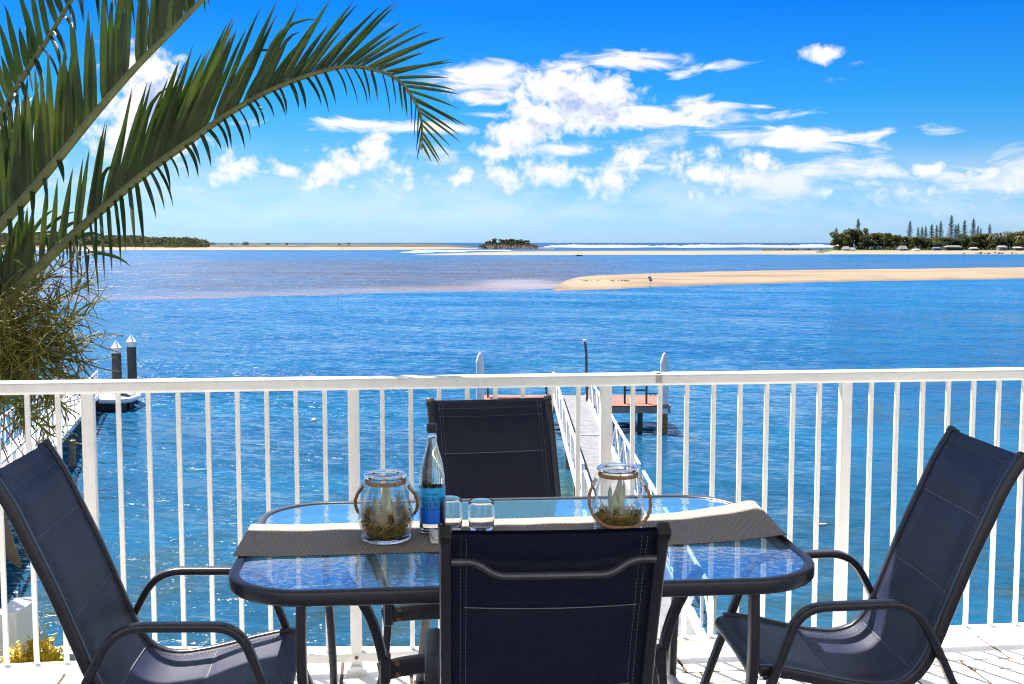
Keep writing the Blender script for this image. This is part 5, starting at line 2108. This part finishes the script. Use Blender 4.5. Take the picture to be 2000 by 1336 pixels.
# flower stalks: tangles of thin branchlets
def stalk(base, tip, n_, seed, r0=.012):
    rnd = random.Random(seed)
    m_ = MB()
    ax = spline([base, base.lerp(tip, .5) + Vector((0, 0, .08)), tip], 14)
    m_.tube(ax, r0, 6, [1 - .7 * i / 13 for i in range(14)])
    L0 = (tip - base).length
    for i in range(n_):
        t_ = rnd.uniform(.15, 1.0)
        k_ = min(12, int(t_ * 13))
        p = ax[k_].lerp(ax[k_ + 1], rnd.random())
        tq = (ax[k_ + 1] - ax[k_]).normalized()
        d = (tq * .7 + Vector((rnd.gauss(0, .75), rnd.gauss(0, .6), rnd.gauss(.1, .75)))).normalized()
        L_ = rnd.uniform(.35, .8) * L0 * (1.15 - .6 * t_)
        L_ = min(L_, .21)
        pts = [p]
        cur = Vector((rnd.gauss(0, .25), rnd.gauss(0, .25), rnd.gauss(0, .25)))
        for j in range(6):
            d = (d + cur * .5 + Vector((0, 0, -.03))).normalized()
            pts.append(pts[-1] + d * L_ / 6)
        m_.tube(pts, rnd.uniform(.0030, .0052), 4, [1, .95, .9, .8, .7, .55, .35], caps=False)
        if rnd.random() < .4:
            q = pts[rnd.randint(2, 6)]
            s_ = rnd.uniform(.004, .007)
            m_.add([q + Vector(v_) * s_ for v_ in ((1, 0, 0), (-1, 0, 0), (0, 1, 0), (0, -1, 0), (0, 0, 1), (0, 0, -1))], [(0, 2, 4), (2, 1, 4), (1, 3, 4), (3, 0, 4), (2, 0, 5), (1, 2, 5), (3, 1, 5), (0, 3, 5)])
        if rnd.random() < .5:
            q = pts[3]
            d2 = (d + Vector((rnd.gauss(0, .8), rnd.gauss(0, .5), rnd.gauss(0, .8)))).normalized()
            m_.tube([q, q + d2 * L_ * .2, q + d2 * L_ * .36 + Vector((0, 0, rnd.uniform(-.02, .02)))], .0022, 4, [1, .8, .4], caps=False)
    m_.build('flower_stalk', M_straw, palm, True, 60, world=True)


tips = [(60, 500), (120, 520), (165, 560), (178, 610), (170, 660), (165, 705), (140, 745), (105, 770), (60, 560), (105, 600), (125, 650), (95, 690), (50, 620), (40, 700), (70, 740), (130, 800), (100, 850), (20, 790), (60, 820), (150, 620), (20, 560), (0, 640), (85, 550), (140, 690)]
rnd = random.Random(77)
for i, (x, y) in enumerate(tips):
    base = at(rnd.uniform(-90, 5), rnd.uniform(700, 770), rnd.uniform(6.0, 6.2))
    stalk(base, at(x, y, rnd.uniform(5.75, 6.25)), 62, 100 + i)
# dry brown fronds under the crown
for i, (x, y) in enumerate(((70, 930), (40, 960), (105, 900), (20, 900), (0, 870))):
    p = at(-70, 780, 6.1)
    q = at(x, y, 6.0)
    mb = MB()
    mb.tube(spline([p, p.lerp(q, .5) + Vector((.02, 0, .06)), q], 12), .008, 5, [1 - .7 * j / 11 for j in range(12)])
    mb.build('dry_stalk', M_dry, palm, world=True)

# ================================================================== PILLAR AND GOLDEN SHRUBS BEYOND THE RAILING
pz = at(25, 1195, 4.95).z
mb = MB()
mb.box((0, 0, (pz - ZG) / 2), (.10, .24, pz - ZG), bevel=.006)
o = mb.build('garden_pillar', M_white, None)
o.location = (at(24, 1250, 5.0).x, 5.05, ZG)
tag(o, 'white rendered pillar behind the golden shrub at the corner of the balcony', 'pillar')
M_gold = mat('golden_leaves', (.66, .48, .03), .5, var=.25, vscale=14, trans=.3, second=(.30, .30, .03), second_scale=9, second_amt=.6)


def shrub(px_, py_top, Yd, w_, h_, n_, seed, label):
    rnd = random.Random(seed)
    top = at(px_, py_top, Yd)
    t_ = thing('golden_shrub', label, 'shrub', (top.x, Yd, ZG), 0, 'golden leaved shrubs beside the pillar')
    hh_ = top.z - ZG
    m_ = MB()
    m_.tube([(0, 0, -.05), (.02, 0, hh_ * .5), (0, 0, hh_ - .12)], .03, 6, [1.2, .8, .4])
    m_.build('stem', M_bark, t_)
    f_ = MB()
    for sp in range(n_):
        a = rnd.uniform(0, 2 * pi)
        r_ = math.sqrt(rnd.random()) * w_ / 2
        x, y = r_ * cos(a), r_ * sin(a)
        zt = hh_ - (r_ / (w_ / 2)) ** 2 * h_ * .22 - rnd.uniform(0, .10)
        f_.tube([(x * .5, y * .5, zt - .2), (x, y, zt)], .003, 4, caps=False)
        for j in range(12):
            p = Vector((x, y, zt - j * .014)) + Vector((rnd.gauss(0, .01), rnd.gauss(0, .01), 0))
            b_ = rnd.uniform(0, 2 * pi)
            d = Vector((cos(b_), sin(b_), rnd.uniform(.1, .9))).normalized()
            s_ = d.cross(Vector((0, 0, 1))).normalized() * .0075
            L_ = rnd.uniform(.022, .036)
            f_.add([p, p + d * L_ * .5 + s_, p + d * L_, p + d * L_ * .5 - s_], [(0, 1, 2, 3)])
    f_.build('foliage', M_gold, t_, smooth=False)


shrub(80, 1222, 4.72, .17, .5, 70, 1, 'taller golden leaved shrub beside the white pillar')
shrub(30, 1240, 4.68, .13, .4, 40, 2, 'smaller golden leaved shrub right in front of the white pillar')
print('leaflets', leaf_total[0], 'objects', len(bpy.data.objects))
